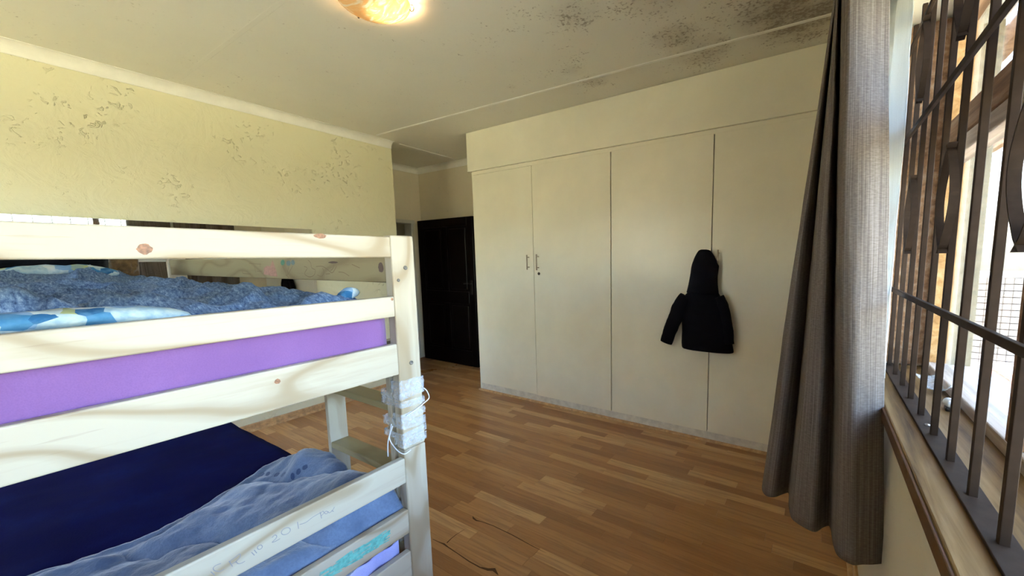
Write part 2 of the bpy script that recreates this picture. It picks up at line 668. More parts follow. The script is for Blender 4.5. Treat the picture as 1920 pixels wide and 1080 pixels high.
def lathe(name, prof, centre, mat, parent=None, seg=32, axis=(0, 0, 1), closed=False):
    ax = Vector(axis).normalized()
    a = Vector((1, 0, 0)) if abs(ax.x) < 0.9 else Vector((0, 1, 0))
    u = ax.cross(a).normalized()
    w = ax.cross(u)
    c = Vector(centre)
    bm = bmesh.new()
    rings = [[c + ax * h + (u * math.cos(2 * math.pi * k / seg) + w * math.sin(2 * math.pi * k / seg)) * max(r, 1e-4) for k in range(seg)] for r, h in prof]
    bm_loft(bm, rings, cap=True)
    return from_bm(name, bm, mat, parent, True)


def extrude_profile(name, prof, p0, p1, ux, uz, mat, parent=None, smooth=True):
    """prof: (a, b) pairs along ux, uz; swept from p0 to p1"""
    p0, p1, ux, uz = Vector(p0), Vector(p1), Vector(ux), Vector(uz)
    bm = bmesh.new()
    bm_loft(bm, [[p + ux * a + uz * b for a, b in prof] for p in (p0, p1)])
    o = from_bm(name, bm, mat, parent, False)
    return o


def fbm(x, y, z, octaves=4):
    return mnoise.fractal(Vector((x, y, z)), 1.0, 2.0, octaves)


def grid_mesh(name, f, nu, nv, mat, parent=None, uv=False, thickness=0.0, smooth=True):
    """f(u, v) -> point, u, v in 0..1"""
    bm = bmesh.new()
    uvl = bm.loops.layers.uv.new('UVMap') if uv else None
    V = [[bm.verts.new(f(i / nu, j / nv)) for j in range(nv + 1)] for i in range(nu + 1)]
    for i in range(nu):
        for j in range(nv):
            fc = bm.faces.new((V[i][j], V[i + 1][j], V[i + 1][j + 1], V[i][j + 1]))
            if uv:
                for lp, (a, b) in zip(fc.loops, ((i, j), (i + 1, j), (i + 1, j + 1), (i, j + 1))):
                    lp[uvl].uv = (a / nu, b / nv)
    me = bpy.data.meshes.new(name)
    bm.to_mesh(me)
    bm.free()
    o = link(name, me, mat, parent, smooth)
    if thickness:
        md = o.modifiers.new('thick', 'SOLIDIFY')
        md.thickness = thickness
        md.offset = 0
    return o


def ribbons(name, strokes, nrm, width, mat, parent, lift=0.0006):
    for st in strokes:
        ribbon(name, [st], nrm, width, mat, parent, lift)


def ribbon(name, strokes, nrm, width, mat, parent, lift=0.0006):
    """thin flat strokes lying on a surface with normal nrm (drawn lines)"""
    nrm = Vector(nrm)
    bm = bmesh.new()
    for si, st in enumerate(strokes):
        pts = [Vector(p) + nrm * (lift + si * 0.00001) for p in st]
        prev = None
        for i, p in enumerate(pts):
            d = (pts[min(i + 1, len(pts) - 1)] - pts[max(i - 1, 0)])
            if d.length < 1e-7:
                continue
            sd = d.normalized().cross(nrm) * width / 2
            cur = (bm.verts.new(p - sd), bm.verts.new(p + sd))
            if prev:
                bm.faces.new((prev[0], prev[1], cur[1], cur[0]))
            prev = cur
    return from_bm(name, bm, mat, parent)


def patch(name, polys, nrm, mat, parent, lift=0.0004):
    nrm = Vector(nrm)
    bm = bmesh.new()
    for poly in polys:
        bm.faces.new([bm.verts.new(Vector(p) + nrm * lift) for p in poly])
    return from_bm(name, bm, mat, parent)


def smooth_line(pts, n=6):
    """Catmull-Rom through points"""
    pts = [Vector(p) for p in pts]
    out = []
    for i in range(len(pts) - 1):
        p0, p1, p2, p3 = pts[max(i - 1, 0)], pts[i], pts[i + 1], pts[min(i + 2, len(pts) - 1)]
        for k in range(n):
            t = k / n
            out.append(0.5 * ((2 * p1) + (p2 - p0) * t + (2 * p0 - 5 * p1 + 4 * p2 - p3) * t * t + (3 * p1 - p0 - 3 * p2 + p3) * t ** 3))
    out.append(pts[-1])
    return out


# ------------------------------------------------------------------ room dimensions (metres)
ZC = 2.695            # ceiling
XL = -4.034           # painted wall with the mirror
XR = 0.208            # window wall, inner face
XO = 0.46             # window wall, outer face
YW = 2.955            # wardrobe front
YB = 3.68             # wall behind wardrobe and door
YN = -1.7             # wall behind the camera
YC = 2.70             # free end of the mirror wall
XA = -4.91            # wall with the doorway, in the recess
WZ0, WZ1 = 0.955, 2.28   # window opening
WY0, WY1 = -0.75, 2.03

# floor: planks as pieces
floor = struct(box('floor', (-6.4, YN - 0.2, -0.12), (XO, YB + 0.2, -0.009), 'dark_gap'), 'laminate floor of narrow brown and tan wood strips')
PW = 0.0675
planks = []
row = 0
y = 0.0
yy = YN
while yy < YB:
    x = -6.2 if yy > YC - 0.1 else XL
    x -= random.uniform(0, 0.5)
    while x < XR:
        L = random.choice((0.33, 0.42, 0.5, 0.6, 0.72)) * random.uniform(0.9, 1.12)
        x0 = max(x, -6.2 if yy > YC - 0.1 else XL)
        x1 = min(x + L, XR)
        if x1 - x0 > 0.01:
            pr = [proj((px_, py_, 0)) for px_, py_ in ((x0, yy), (x1, yy), (x1, yy + PW), (x0, yy + PW))]
            area = 0.0
            if all(pr):
                inside = any(0 < p[0] < 1920 and 480 < p[1] < 1080 for p in pr)
                if inside:
                    area = abs(sum(pr[i][0] * pr[(i + 1) % 4][1] - pr[(i + 1) % 4][0] * pr[i][1] for i in range(4))) / 2
                    if pr[0][0] < 600 and (x0 + x1) / 2 > -3.9 and yy < 0.7:
                        area = 0
            planks.append((area, x0, x1, yy, min(yy + PW, YB), random.random(), random.random()))
        x += L
    yy += PW
planks.sort(key=lambda t: -t[0])


def plank_mesh(name, items, centre):
    me = bpy.data.meshes.new(name)
    vs, fs, cols = [], [], []
    g = 0.0004
    for (_, x0, x1, y0, y1, ra, rb) in items:
        b = len(vs)
        for z in (-0.009, 0.0):
            for (px_, py_) in ((x0 + g, y0 + g), (x1 - g, y0 + g), (x1 - g, y1 - g), (x0 + g, y1 - g)):
                vs.append((px_ - centre[0], py_ - centre[1], z))
        for q in ((3, 2, 1, 0), (4, 5, 6, 7), (0, 1, 5, 4), (1, 2, 6, 5), (2, 3, 7, 6), (3, 0, 4, 7)):
            fs.append([b + k for k in q])
            cols += [(ra, rb, (ra * 7.3 + rb) % 1.0, 1.0)] * 4
    me.from_pydata(vs, [], fs)
    ca = me.color_attributes.new('tone', 'FLOAT_COLOR', 'CORNER')
    for i, c in enumerate(cols):
        ca.data[i].color = c
    return me


for it in planks[:295]:
    c = ((it[1] + it[2]) / 2, (it[3] + it[4]) / 2)
    o = link('plank', plank_mesh('plank', [it], c), 'laminate', floor)
    o.location = (c[0], c[1], 0)
rest = link('plank_remainder', plank_mesh('plank_remainder', planks[295:], (0, 0)), 'laminate', floor)
rest['kind'] = 'stuff'


def crack(pts, widths):
    pts = [on(p, 2, 0.0) for p in pts]
    bm = bmesh.new()
    prev = None
    for i, p in enumerate(pts):
        d = pts[min(i + 1, len(pts) - 1)] - pts[max(i - 1, 0)]
        sd = Vector((-d.y, d.x, 0)).normalized() * widths[i] * 0.36
        cur = (bm.verts.new(p + sd + Vector((0, 0, 0.0006))), bm.verts.new(p - sd + Vector((0, 0, 0.0006))))
        if prev:
            bm.faces.new((prev[0], prev[1], cur[1], cur[0]))
        prev = cur
    from_bm('chipped_joint', bm, 'chip_brown', floor)


simple('chip_brown', (0.10, 0.045, 0.018), 0.9, var=0.3, nscale=60)
crack([(886, 968), (888, 972), (893, 976), (902, 978), (925, 986), (960, 1003), (1000, 1025), (1024, 1037)], [0.002, 0.014, 0.012, 0.006, 0.006, 0.007, 0.005, 0.001])
crack([(871, 993), (856, 1002), (846, 1010), (838, 1018)], [0.002, 0.005, 0.006, 0.010])
crack([(811, 1011), (822, 1016), (832, 1020), (840, 1026), (858, 1038), (880, 1053), (900, 1064), (915, 1068), (926, 1068), (934, 1078)], [0.004, 0.005, 0.013, 0.009, 0.006, 0.008, 0.009, 0.02, 0.026, 0.004])

# ceiling
ceiling = struct(box('ceiling', (-6.4, YN - 0.2, ZC), (XO + 0.35, YB + 0.2, ZC + 0.15), 'ceiling_paint'), 'off-white board ceiling with brown mould stains by the wardrobe')
for (p0, p1, w) in (((-3.92, 2.475), (XR, 2.63), 0.028), ((-4.01, 2.78), (-4.03, YB), 0.022), ((-3.98, 1.01), (XR, 1.03), 0.03001)):
    d = (Vector((*p1, 0)) - Vector((*p0, 0))).normalized()
    sd = Vector((-d.y, d.x, 0)) * w / 2
    bm = bmesh.new()
    h = 0.004 if w < 0.03 else 0.0006
    prof = [(-1, 0), (-0.7, -h), (0.7, -h), (1, 0)]
    bm_loft(bm, [[Vector((*p, ZC)) + sd * a + Vector((0, 0, b)) for a, b in prof] for p in (p0, p1)])
    from_bm('ceiling_cover_strip', bm, 'cornice_white' if w < 0.03 else 'ceiling_paint', ceiling)

# walls
wall_left = struct(box('wall_left', (XA, YN, 0), (XL, YC, ZC), 'wall_paint'), 'cream wall with flaking lumpy paint behind the bunk bed')
wall_back = struct(box('wall_back', (XA - 1.5, YB, 0), (XO, YB + 0.2, ZC), 'wall_plain'))
wall_near = struct(empty('wall_near'))
NX0, NX1, NZ0, NZ1 = -3.7, -2.5, 1.0, 2.28
box('wall_below_window', (XL - 0.9, YN - 0.2, 0), (XO, YN, NZ0), 'wall_plain', wall_near)
box('wall_above_window', (XL - 0.9, YN - 0.2, NZ1), (XO, YN, ZC), 'wall_plain', wall_near)
box('wall_beside_window', (XL - 0.9, YN - 0.2, NZ0), (NX0, YN, NZ1), 'wall_plain', wall_near)
box('wall_beside_window', (NX1, YN - 0.2, NZ0), (XO, YN, NZ1), 'wall_plain', wall_near)
# recess wall with doorway
DY0, DY1, DZ = 2.84, 3.545, 1.965
wr = empty('wall_recess')
struct(wr, 'cream wall of the recess above the doorway')
box('lintel', (XA - 0.14, DY0, DZ), (XA, DY1, ZC), 'wall_plain', wr)
box('pier', (XA - 0.14, DY1, 0), (XA, YB, ZC), 'wall_plain', wr)
box('pier', (XA - 0.14, YC, 0), (XA, DY0, ZC), 'wall_plain', wr)
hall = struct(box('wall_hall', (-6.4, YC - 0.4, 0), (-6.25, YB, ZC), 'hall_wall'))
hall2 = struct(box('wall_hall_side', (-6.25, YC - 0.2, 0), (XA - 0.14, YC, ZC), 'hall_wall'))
# window wall with opening
wright = empty('wall_right')
struct(wright, 'beige textured wall below and around the barred window')
box('wall_below_window', (XR, YN, 0), (XO, YB, WZ0), 'wall_plain', wright)
box('wall_above_window', (XR, YN, WZ1), (XO, YB, ZC), 'wall_plain', wright)
box('wall_beside_window', (XR, WY1, WZ0), (XO, YB, WZ1), 'wall_plain', wright)
box('wall_beside_window', (XR, YN, WZ0), (XO, WY0, WZ1), 'wall_plain', wright)

# cornices
cz, cr = 0.07, 0.066
cove = [(0, 0), (0, -cz), (0.006, -cz)]
cove += [(0.006 + (cr - 0.012) * (1 - math.cos(a)), -cz + 0.004 + (cz - 0.008) * math.sin(a)) for a in [math.radians(10 * k) for k in range(1, 10)]]
cove += [(cr, -0.004), (cr, 0)]
struct(extrude_profile('trim_1', cove, (XL, YN, ZC), (XL, YC, ZC), (1, 0, 0), (0, 0, 1), 'cornice_white'), 'white plaster cove cornice along the mirror wall')
struct(extrude_profile('trim_2', cove, (XA, YC, ZC), (XA, YB, ZC), (1, 0, 0), (0, 0, 1), 'cornice_white'))
struct(extrude_profile('trim_3', cove, (XA, YB, ZC), (-3.2, YB, ZC), (0, -1, 0), (0, 0, 1), 'cornice_white'))

# skirtings (board + quarter round)
quart = [(0, 0), (0.018, 0)] + [(0.018 * math.cos(a), 0.018 * math.sin(a)) for a in (math.radians(22), math.radians(45), math.radians(68))] + [(0, 0.018)]


def skirting(name, p0, p1, nrm, h=0.062):
    o = extrude_profile(name, [(0, 0), (0.014, 0), (0.014, h - 0.008), (0.009, h), (0, h)], p0, p1, nrm, (0, 0, 1), 'skirting_wood')
    struct(o)
    q0, q1 = Vector(p0) + Vector(nrm) * 0.014, Vector(p1) + Vector(nrm) * 0.014
    extrude_profile('quarter_round', quart, q0, q1, nrm, (0, 0, 1), 'skirting_wood', o)
    return o


skirting('baseboard_left', (XL, YN, 0), (XL, YC, 0), (1, 0, 0))['label'] = 'brown wooden skirting with quarter round along mirror wall'
skirting('baseboard_right', (XR, YN, 0), (XR, YW - 0.03, 0), (-1, 0, 0))
skirting('baseboard_recess', (XA, YC, 0), (XL, YC, 0), (0, 1, 0))

# doorway: frame and open door
door_frame = empty('trim_4', (XA, DY1, 0))
struct(door_frame, 'pale painted frame of the doorway in the recess')
box('jamb', (XA - 0.15, DY1 - 0.035, 0), (XA + 0.012, DY1, DZ), 'frame_white', door_frame, 0.003)
box('jamb', (XA - 0.15, DY0, 0), (XA + 0.012, DY0 + 0.035, DZ), 'frame_white', door_frame, 0.003)
box('head', (XA - 0.15, DY0, DZ - 0.035), (XA + 0.016, DY1 + 0.02, DZ + 0.012), 'frame_white', door_frame, 0.003)
door = empty('door_1', (-4.82, 3.56, 0))
struct(door, 'dark brown panelled wooden door standing open against the wall')
dx0, dx1, dyf, dyb, dh = -4.82, -3.74, 3.548, 3.588, 1.962
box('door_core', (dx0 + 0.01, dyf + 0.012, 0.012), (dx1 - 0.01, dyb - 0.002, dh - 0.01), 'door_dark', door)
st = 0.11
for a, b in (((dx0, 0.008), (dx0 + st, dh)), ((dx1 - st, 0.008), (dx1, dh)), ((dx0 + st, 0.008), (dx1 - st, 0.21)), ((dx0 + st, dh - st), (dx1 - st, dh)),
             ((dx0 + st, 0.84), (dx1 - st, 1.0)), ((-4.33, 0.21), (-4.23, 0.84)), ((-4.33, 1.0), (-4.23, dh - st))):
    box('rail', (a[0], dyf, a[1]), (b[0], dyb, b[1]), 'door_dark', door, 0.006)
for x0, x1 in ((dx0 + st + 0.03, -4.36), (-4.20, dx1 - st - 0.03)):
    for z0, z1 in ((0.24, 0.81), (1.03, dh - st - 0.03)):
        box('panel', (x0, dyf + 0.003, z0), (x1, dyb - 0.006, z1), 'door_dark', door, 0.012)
hp = on((884, 533), 1, dyf)
dhd = box('handle_plate', (hp.x - 0.02, dyf - 0.005, 0.97), (hp.x + 0.02, dyf + 0.001, 1.15), 'dark_metal', door, 0.003)
tube('lever', [(hp.x, dyf - 0.004, 1.11), (hp.x, dyf - 0.035, 1.11), (hp.x - 0.03, dyf - 0.04, 1.112), (hp.x - 0.10, dyf - 0.038, 1.108)], 0.007, 'dark_metal', dhd)

# ------------------------------------------------------------------ window: frame, panes, sill
win = empty('window_1', (0.40, 0.6, WZ0))
struct(win, 'timber framed window behind brown burglar bars')
FX0, FX1 = 0.375, 0.435
TZ = 1.80
box('jamb', (FX0, WY1 - 0.055, WZ0), (FX1, WY1, WZ1), 'frame_orange', win, 0.004)
box('jamb', (FX0, WY0, WZ0), (FX1, WY0 + 0.055, WZ1), 'frame_orange', win, 0.004)
box('head', (FX0, WY0, WZ1 - 0.055), (FX1, WY1, WZ1), 'frame_timber', win, 0.004)
box('bottom_rail', (FX0, WY0, WZ0), (FX1, WY1, WZ0 + 0.045), 'frame_weathered', win, 0.004)
box('transom', (FX0 - 0.01, WY0 + 0.05, TZ), (FX1 + 0.01, WY1 - 0.05, TZ + 0.075), 'frame_timber', win, 0.005)
box('transom_rail', (FX0, WY0 + 0.05, TZ - 0.055), (FX1, WY1 - 0.05, TZ - 0.003), 'frame_weathered', win, 0.004)
ms = (0.32, 1.18)
edges = [WY0 + 0.055] + [v for mm in ms for v in (mm - 0.03, mm + 0.03)] + [WY1 - 0.055]
for mm in ms:
    box('mullion', (FX0, mm - 0.03, WZ0 + 0.045), (FX1, mm + 0.03, WZ1 - 0.055), 'frame_timber', win, 0.004)
for a, b in zip(edges[0::2], edges[1::2]):
    for z0, z1 in ((WZ0 + 0.045, TZ - 0.055), (TZ + 0.075, WZ1 - 0.055)):
        box('pane', (0.405, a, z0), (0.408, b, z1), 'window_glass', win)
# timber lining on the far reveal
box('reveal_lining', (XR + 0.005, WY1 - 0.02, WZ0 + 0.02), (FX0, WY1 - 0.001, WZ1 - 0.01), 'frame_timber', win)
box('outer_sill', (FX1, WY0 - 0.05, WZ0 - 0.03), (0.56, WY1 + 0.05, WZ0 + 0.02), 'white_paint', win, 0.005)
sill = box('window_sill', (0.187, WY0 - 0.03, WZ0 - 0.022), (FX0 + 0.01, WY1 + 0.0, WZ0 + 0.014), 'sill_wood', win, 0.004)
box('sill_nosing', (0.181, WY0 - 0.03, WZ0 - 0.024), (0.188, WY1, WZ0 + 0.010), 'sill_edge', sill, 0.002)
SZ = WZ0 + 0.014

# unseen window added behind the camera as fill light for the room
fill_win = struct(empty('fill_window', (-3.1, YN - 0.1, NZ0)), 'added timber framed fill light window in the wall facing the wardrobe')
for a, b in (((NX0, NZ0), (NX0 + 0.06, NZ1)), ((NX1 - 0.06, NZ0), (NX1, NZ1)), ((NX0 + 0.06, NZ0), (NX1 - 0.06, NZ0 + 0.06)), ((NX0 + 0.06, NZ1 - 0.06), (NX1 - 0.06, NZ1)),
             ((-3.13, NZ0 + 0.06), (-3.07, NZ1 - 0.06))):
    box('frame', (a[0], YN - 0.14, a[1]), (b[0], YN - 0.08, b[1]), 'frame_timber', fill_win, 0.004)
for a, b in ((NX0 + 0.06, -3.13), (-3.07, NX1 - 0.06)):
    box('pane', (a, YN - 0.112, NZ0 + 0.06), (b, YN - 0.109, NZ1 - 0.06), 'window_glass', fill_win)
box('sill', (NX0 - 0.03, YN - 0.08, NZ0 - 0.03), (NX1 + 0.03, YN + 0.05, NZ0), 'sill_wood', fill_win, 0.004)

# burglar bars
gr = tag(empty('burglar_bars', (0.26, 0.6, SZ)), 'brown steel burglar bars with curved ornaments fixed inside the window', 'burglar bars')
GX = 0.262
GY1 = 1.99
bm = bmesh.new()
box('bottom_flat', (GX - 0.022, WY0 + 0.02, SZ), (GX + 0.022, GY1, SZ + 0.007), 'bar_paint', gr, 0.0015)
for yb in (1.30, 0.2):
    lathe('screw', [(0.007, 0), (0.006, 0.002), (0.001, 0.003)], (GX, yb, SZ + 0.007), 'steel', gr, 12)
for zc in (1.283, 1.832, 2.16):
    beam('cross_bar', (GX - 0.0125, WY0 + 0.02, zc), (GX - 0.0125, GY1, zc), (0, 0, 1), 0.010, 0.016, 'bar_paint', gr, 0.0015)
bars = []
k = -12
yb = 1.955
i = 0
bar_me = None
while yb > WY0 + 0.05:
    o = beam('upright_bar', (GX, yb, SZ + 0.005), (GX, yb, 2.25), (1, 0, 0), 0.0125, 0.0135, 'bar_paint', gr, 0.0012) if bar_me is None else None
    if o is None:
        o = bpy.data.objects.new('upright_bar', bar_me)
        COL.objects.link(o)
        o.matrix_basis = mt_bar
        o.location.y = yb
        o.parent = gr
        o.matrix_parent_inverse = gr.matrix_basis.inverted()
    else:
        bar_me = o.data
        mt_bar = o.matrix_basis.copy()
    bars.append(yb)
    yb -= 0.1435


def ornament(y0, zc, half=0.125):
    """two bowed flats crossing at the ends, around an upright"""
    for s in (-1, 1):
        bm = bmesh.new()
        rings = []
        n = 26
        for q in range(n + 1):
            t = -1 + 2 * q / n
            z = zc + t * half
            off = 0.048 * math.cos(t * math.pi * 0.5 / 0.84) if abs(t) < 0.84 else -0.022 * (abs(t) - 0.84) / 0.16
            dt = 0.004
            yc = y0 + s * (off + 0.010)
            rings.append([(GX - 0.024, yc - 0.0022, z), (GX - 0.008, yc - 0.0022, z), (GX - 0.008, yc + 0.0022, z), (GX - 0.024, yc + 0.0022, z)])
        bm_loft(bm, [[Vector(p) for p in r] for r in rings])
        from_bm('bowed_ornament', bm, 'bar_paint', gr)


for j in (2, 5, 8, 11, 14):
    if j < len(bars):
        ornament(bars[j], 1.545)
        ornament(bars[j], 2.02)

# things lying on the sill
tag(grid_mesh('clear_plastic_tray', lambda u, v: Vector((0.30 + 0.075 * v + 0.02 * math.sin(u * 3.1), 1.62 + 0.17 * u, SZ + 0.006 + 0.018 * (2 * abs(v - 0.5)) ** 3 + 0.014 * (2 * abs(u - 0.5)) ** 4)),
              16, 10, 'clear_plastic', None, thickness=0.002), 'thin clear plastic tray lying on the window sill', 'tray')
clip = tag(empty('plastic_clip', (0.345, 1.475, SZ)), 'small white and black plastic clip lying on the sill', 'clip')
lathe('clip_barrel', [(0.012, 0), (0.014, 0.003), (0.014, 0.03), (0.011, 0.034)], (0.342, 1.50, SZ + 0.018), 'white_paint', clip, 20, (0.15, -1, 0.1))
box('clip_foot', (0.330, 1.462, SZ + 0.0005), (0.356, 1.486, SZ + 0.012), 'black_plastic', clip, 0.003)

# ------------------------------------------------------------------ wardrobe
wd = tag(empty('built_in_wardrobe', (-1.45, 3.3, 0)), 'cream painted built-in wardrobe with four tall flush doors', 'wardrobe')
wx0, wx1 = -3.095, XR - 0.004
seams = [-3.088, -2.317, -1.496, -0.675, 0.146]
ct = 0.018
box('carcass_side', (wx0, YW + 0.004, 0), (wx0 + ct, YB - 0.01, 2.45), 'wardrobe_paint', wd)
box('carcass_side', (wx1 - 0.055, YW + 0.004, 0), (wx1, YB - 0.01, 2.45), 'wardrobe_paint', wd)
box('carcass_back', (wx0 + ct, YB - 0.03, 0), (wx1 - 0.06, YB - 0.012, 2.45), 'dark_gap', wd)
for xs in (-2.317, -1.496, -0.675):
    box('carcass_divider', (xs - 0.009, YW + 0.024, 0.07), (xs + 0.009, YB - 0.035, 2.4), 'dark_gap', wd)
box('plinth', (wx0 + 0.004, YW + 0.008, 0), (wx1, YW + 0.026, 0.085), 'wardrobe_plinth', wd)
box('top_rail', (wx0 + 0.003, YW + 0.002, 2.278), (wx1, YW + 0.022, 2.33), 'wardrobe_paint', wd)
box('header_panel', (-3.128, YW - 0.022, 2.312), (wx1, YW + 0.002, ZC - 0.002), 'wardrobe_paint', wd, 0.003)
box('header_side', (-3.128, YW + 0.002, 2.312), (-3.110, YB - 0.01, ZC - 0.002), 'wardrobe_paint', wd)
extrude_profile('quarter_round', quart, (wx0 - 0.02, YW + 0.008, 0), (wx1, YW + 0.008, 0), (0, -1, 0), (0, 0, 1), 'skirting_wood', wd)


def bar_handle(x, z0, z1, par):
    yh = YW - 0.034
    bm = bmesh.new()
    bm_tube(bm, [(x, yh, z0), (x, yh, z1)], 0.006, 12)
    for zz in (z0 + 0.023, z1 - 0.023):
        bm_tube(bm, [(x, yh, zz), (x, YW - 0.0005, zz)], 0.0042, 10)
    return from_bm('handle', bm, 'brushed_metal', par, True)


gapw = (0.0022, 0.0022, 0.004, 0.003, 0.002)
for i in range(4):
    d = box('door', (seams[i] + gapw[i], YW, 0.078 + (0.006, 0, 0, 0)[i]), (seams[i + 1] - gapw[i + 1], YW + 0.018, 2.284 - (0.008, 0.006, 0.0, 0.002)[i]), 'wardrobe_paint', wd, 0.0022)
    if i == 0:
        bar_handle(-2.372, 1.316, 1.456, d)
    if i == 1:
        bar_handle(-2.258, 1.312, 1.460, d)
        lk = lathe('lock', [(0.0135, 0), (0.0135, 0.004), (0.009, 0.006), (0.001, 0.006)], (-2.258, YW + 0.0, 1.278), 'dark_metal', d, 20, (0, -1, 0))
    if i == 3:
        bar_handle(-0.622, 1.326, 1.466, d)

# ------------------------------------------------------------------ jacket on the handle
YJ = 2.925


def J(x, y, dy=0.0):
    p = on((1200 + x / 4.5, 440 + y / 4.5), 1, YJ)
    return p.x, p.z


jk = tag(empty('hooded_jacket', (-0.82, 2.93, 0.84)), 'black hooded child jacket hanging from the wardrobe handle', 'jacket')


def jacket_loft(name, rows, depth, parent, base=0.0, wr=0.006, seed=0):
    """rows: (left px, right px, y px) in the jacket crop; half ellipse bulging into the room"""
    bm = bmesh.new()
    rings = []
    n = 28
    pts = smooth_line([Vector((a, b, c)) for a, b, c in rows], 5)
    for ri, r in enumerate(pts):
        (xl, z), (xr, _) = J(r.x, r.z), J(r.y, r.z)
        f = depth[0] + (depth[1] - depth[0]) * ri / (len(pts) - 1)
        ring = []
        for k in range(n):
            a = 2 * math.pi * k / n
            cx_, hw = (xl + xr) / 2, (xr - xl) / 2
            ca, sa = math.cos(a), math.sin(a)
            yy_ = -f * math.copysign(abs(sa) ** 0.7, sa) if sa > 0 else 0.012 * -sa
            w_ = wr * fbm(cx_ * 9 + ca * 2.2 + seed, z * 13, sa * 2) * (1 if sa > 0 else 0)
            ring.append(Vector((cx_ + hw * math.copysign(abs(ca) ** 0.85, ca), 2.936 + yy_ + w_ - base, z)))
        rings.append(ring)
    bm_loft(bm, rings)
    return from_bm(name, bm, 'navy_black', parent, True)


jacket_loft('body', [(425, 650, 470), (392, 668, 495), (366, 690, 530), (352, 712, 570), (350, 728, 620), (352, 752, 700), (355, 766, 800), (350, 778, 880), (352, 788, 935), (362, 788, 952)], (0.05, 0.075), jk)
jacket_loft('hood', [(522, 560, 126), (498, 590, 136), (474, 618, 170), (455, 640, 210), (438, 664, 260), (430, 660, 310), (425, 655, 350), (412, 656, 420), (396, 664, 485)], (0.045, 0.075), jk, 0.006)
# sleeves: swept ellipses
for nm, path, rad in (('sleeve', [(395, 520), (345, 600), (305, 700), (262, 800), (228, 905)], [(0.045), (0.052), (0.05), (0.047), (0.043)]),
                      ('sleeve', [(672, 520), (705, 600), (732, 720), (748, 830), (754, 915)], [(0.03), (0.035), (0.034), (0.034), (0.033)])):
    bm = bmesh.new()
    pts = []
    for (x, y) in path:
        X_, Z_ = J(x, y)
        pts.append(Vector((X_, 2.905, Z_)))
    sp = smooth_line(pts, 5)
    rr = np.interp(np.linspace(0, 1, len(sp)), np.linspace(0, 1, len(rad)), rad)
    rings = []
    for i, p in enumerate(sp):
        d = (sp[min(i + 1, len(sp) - 1)] - sp[max(i - 1, 0)]).normalized()
        sd = d.cross(Vector((0, 1, 0))).normalized()
        ring = []
        for k in range(18):
            a = 2 * math.pi * k / 18
            wob = 1 + 0.08 * fbm(p.x * 20 + math.cos(a), p.z * 20, math.sin(a))
            ring.append(p + sd * (rr[i] * math.cos(a) * wob * 1.12) + Vector((0, 0.028 * math.sin(a) * wob, 0)))
        rings.append(ring)
    bm_loft(bm, rings)
    from_bm(nm, bm, 'navy_black', jk, True)

# ------------------------------------------------------------------ mirror on the wall
MF = XL + 0.022
mir = tag(empty('wall_mirror', (XL + 0.003, 0.95, 0.9)), 'wide frameless mirror fixed to the cream wall behind the bunk bed', 'mirror')
my1 = on((585, 430), 0, MF).y
mz1 = on((585, 430), 0, MF).z
box('backing', (XL + 0.0005, -0.25, 0.95), (MF - 0.005, my1 - 0.001, mz1 - 0.001), 'dark_gap', mir)
box('glass', (MF - 0.005, -0.252, 0.948), (MF, my1, mz1), 'mirror_glass', mir, 0.001)

# ------------------------------------------------------------------ ceiling lamp
LX, LY = -1.895, 1.225
bulb = (LX + 0.045, LY + 0.06, ZC - 0.05)
make_lampglass(bulb)
lamp = tag(empty('ceiling_lamp', (LX, LY, ZC)), 'round amber marbled glass ceiling lamp, lit', 'lamp')
R0 = 0.165
prof = [(R0, -0.022), (R0 + 0.002, -0.026)]
for k in range(1, 11):
    a = math.radians(9 * k)
    prof.append(((R0) * math.cos(a), -0.026 - 0.062 * math.sin(a)))
inner = [(r * 0.965, h + 0.004) for r, h in reversed(prof[1:-1])]
bm = bmesh.new()
full = prof[:-1] + [(0.004, -0.088), (0.003, -0.084)] + inner + [prof[0]]
bm_loft(bm, [[Vector((LX + r * math.cos(2 * math.pi * k / 48), LY + r * math.sin(2 * math.pi * k / 48), ZC + h)) for k in range(48)] for r, h in full], cap=False)
bmesh.ops.remove_doubles(bm, verts=bm.verts[:], dist=0.00005)
from_bm('glass_bowl', bm, 'lamp_glass', lamp, True)
lathe('ceiling_plate', [(0.06, 0), (0.06, -0.012), (0.05, -0.016), (0.001, -0.016)], (LX, LY, ZC), 'white_paint', lamp, 24)
tube('bulb_holder', [(LX, LY, ZC - 0.016), (LX + 0.02, LY + 0.03, ZC - 0.03)], 0.014, 'white_paint', lamp, 12)
for a in (math.radians(52), math.radians(172), math.radians(292)):
    c, s = math.cos(a), math.sin(a)
    P = lambda r, h: Vector((LX + c * r, LY + s * r, ZC + h))
    tube('wire_clip', [P(0.05, -0.012), P(0.10, -0.012), P(R0 + 0.012, -0.016), P(R0 + 0.016, -0.028), P(R0 + 0.012, -0.042), P(R0 + 0.002, -0.046), P(R0 - 0.004, -0.038)], 0.0022, 'dark_metal', lamp, 8)
ld = bpy.data.lights.new('lamp_bulb', 'POINT')
ld.energy = 3.0
ld.color = (1.0, 0.62, 0.30)
ld.shadow_soft_size = 0.02
lo = bpy.data.objects.new('lamp_bulb', ld)
COL.objects.link(lo)
lo.location = bulb
lo.parent = lamp
lo.matrix_parent_inverse = lamp.matrix_basis.inverted()

# ------------------------------------------------------------------ bunk bed
bed = tag(empty('bunk_bed', (-2.05, 0.25, 0)), 'light pine bunk bed with ladder and drawn-on rails beside the mirror', 'bunk bed')
BX0 = -1.02           # near end, outer face
PT = 0.036            # post thickness along X
BY1, BYP = 0.735, 0.662   # outer and inner face of the posts on the ladder side
BY0, BY0P = -0.225, -0.152
BX1 = -3.105
JZ = 0.858            # joint between the two beds
TOPZ = 1.490


def bz(z):
    return 1.42 + (z - 1.33) * 1.02


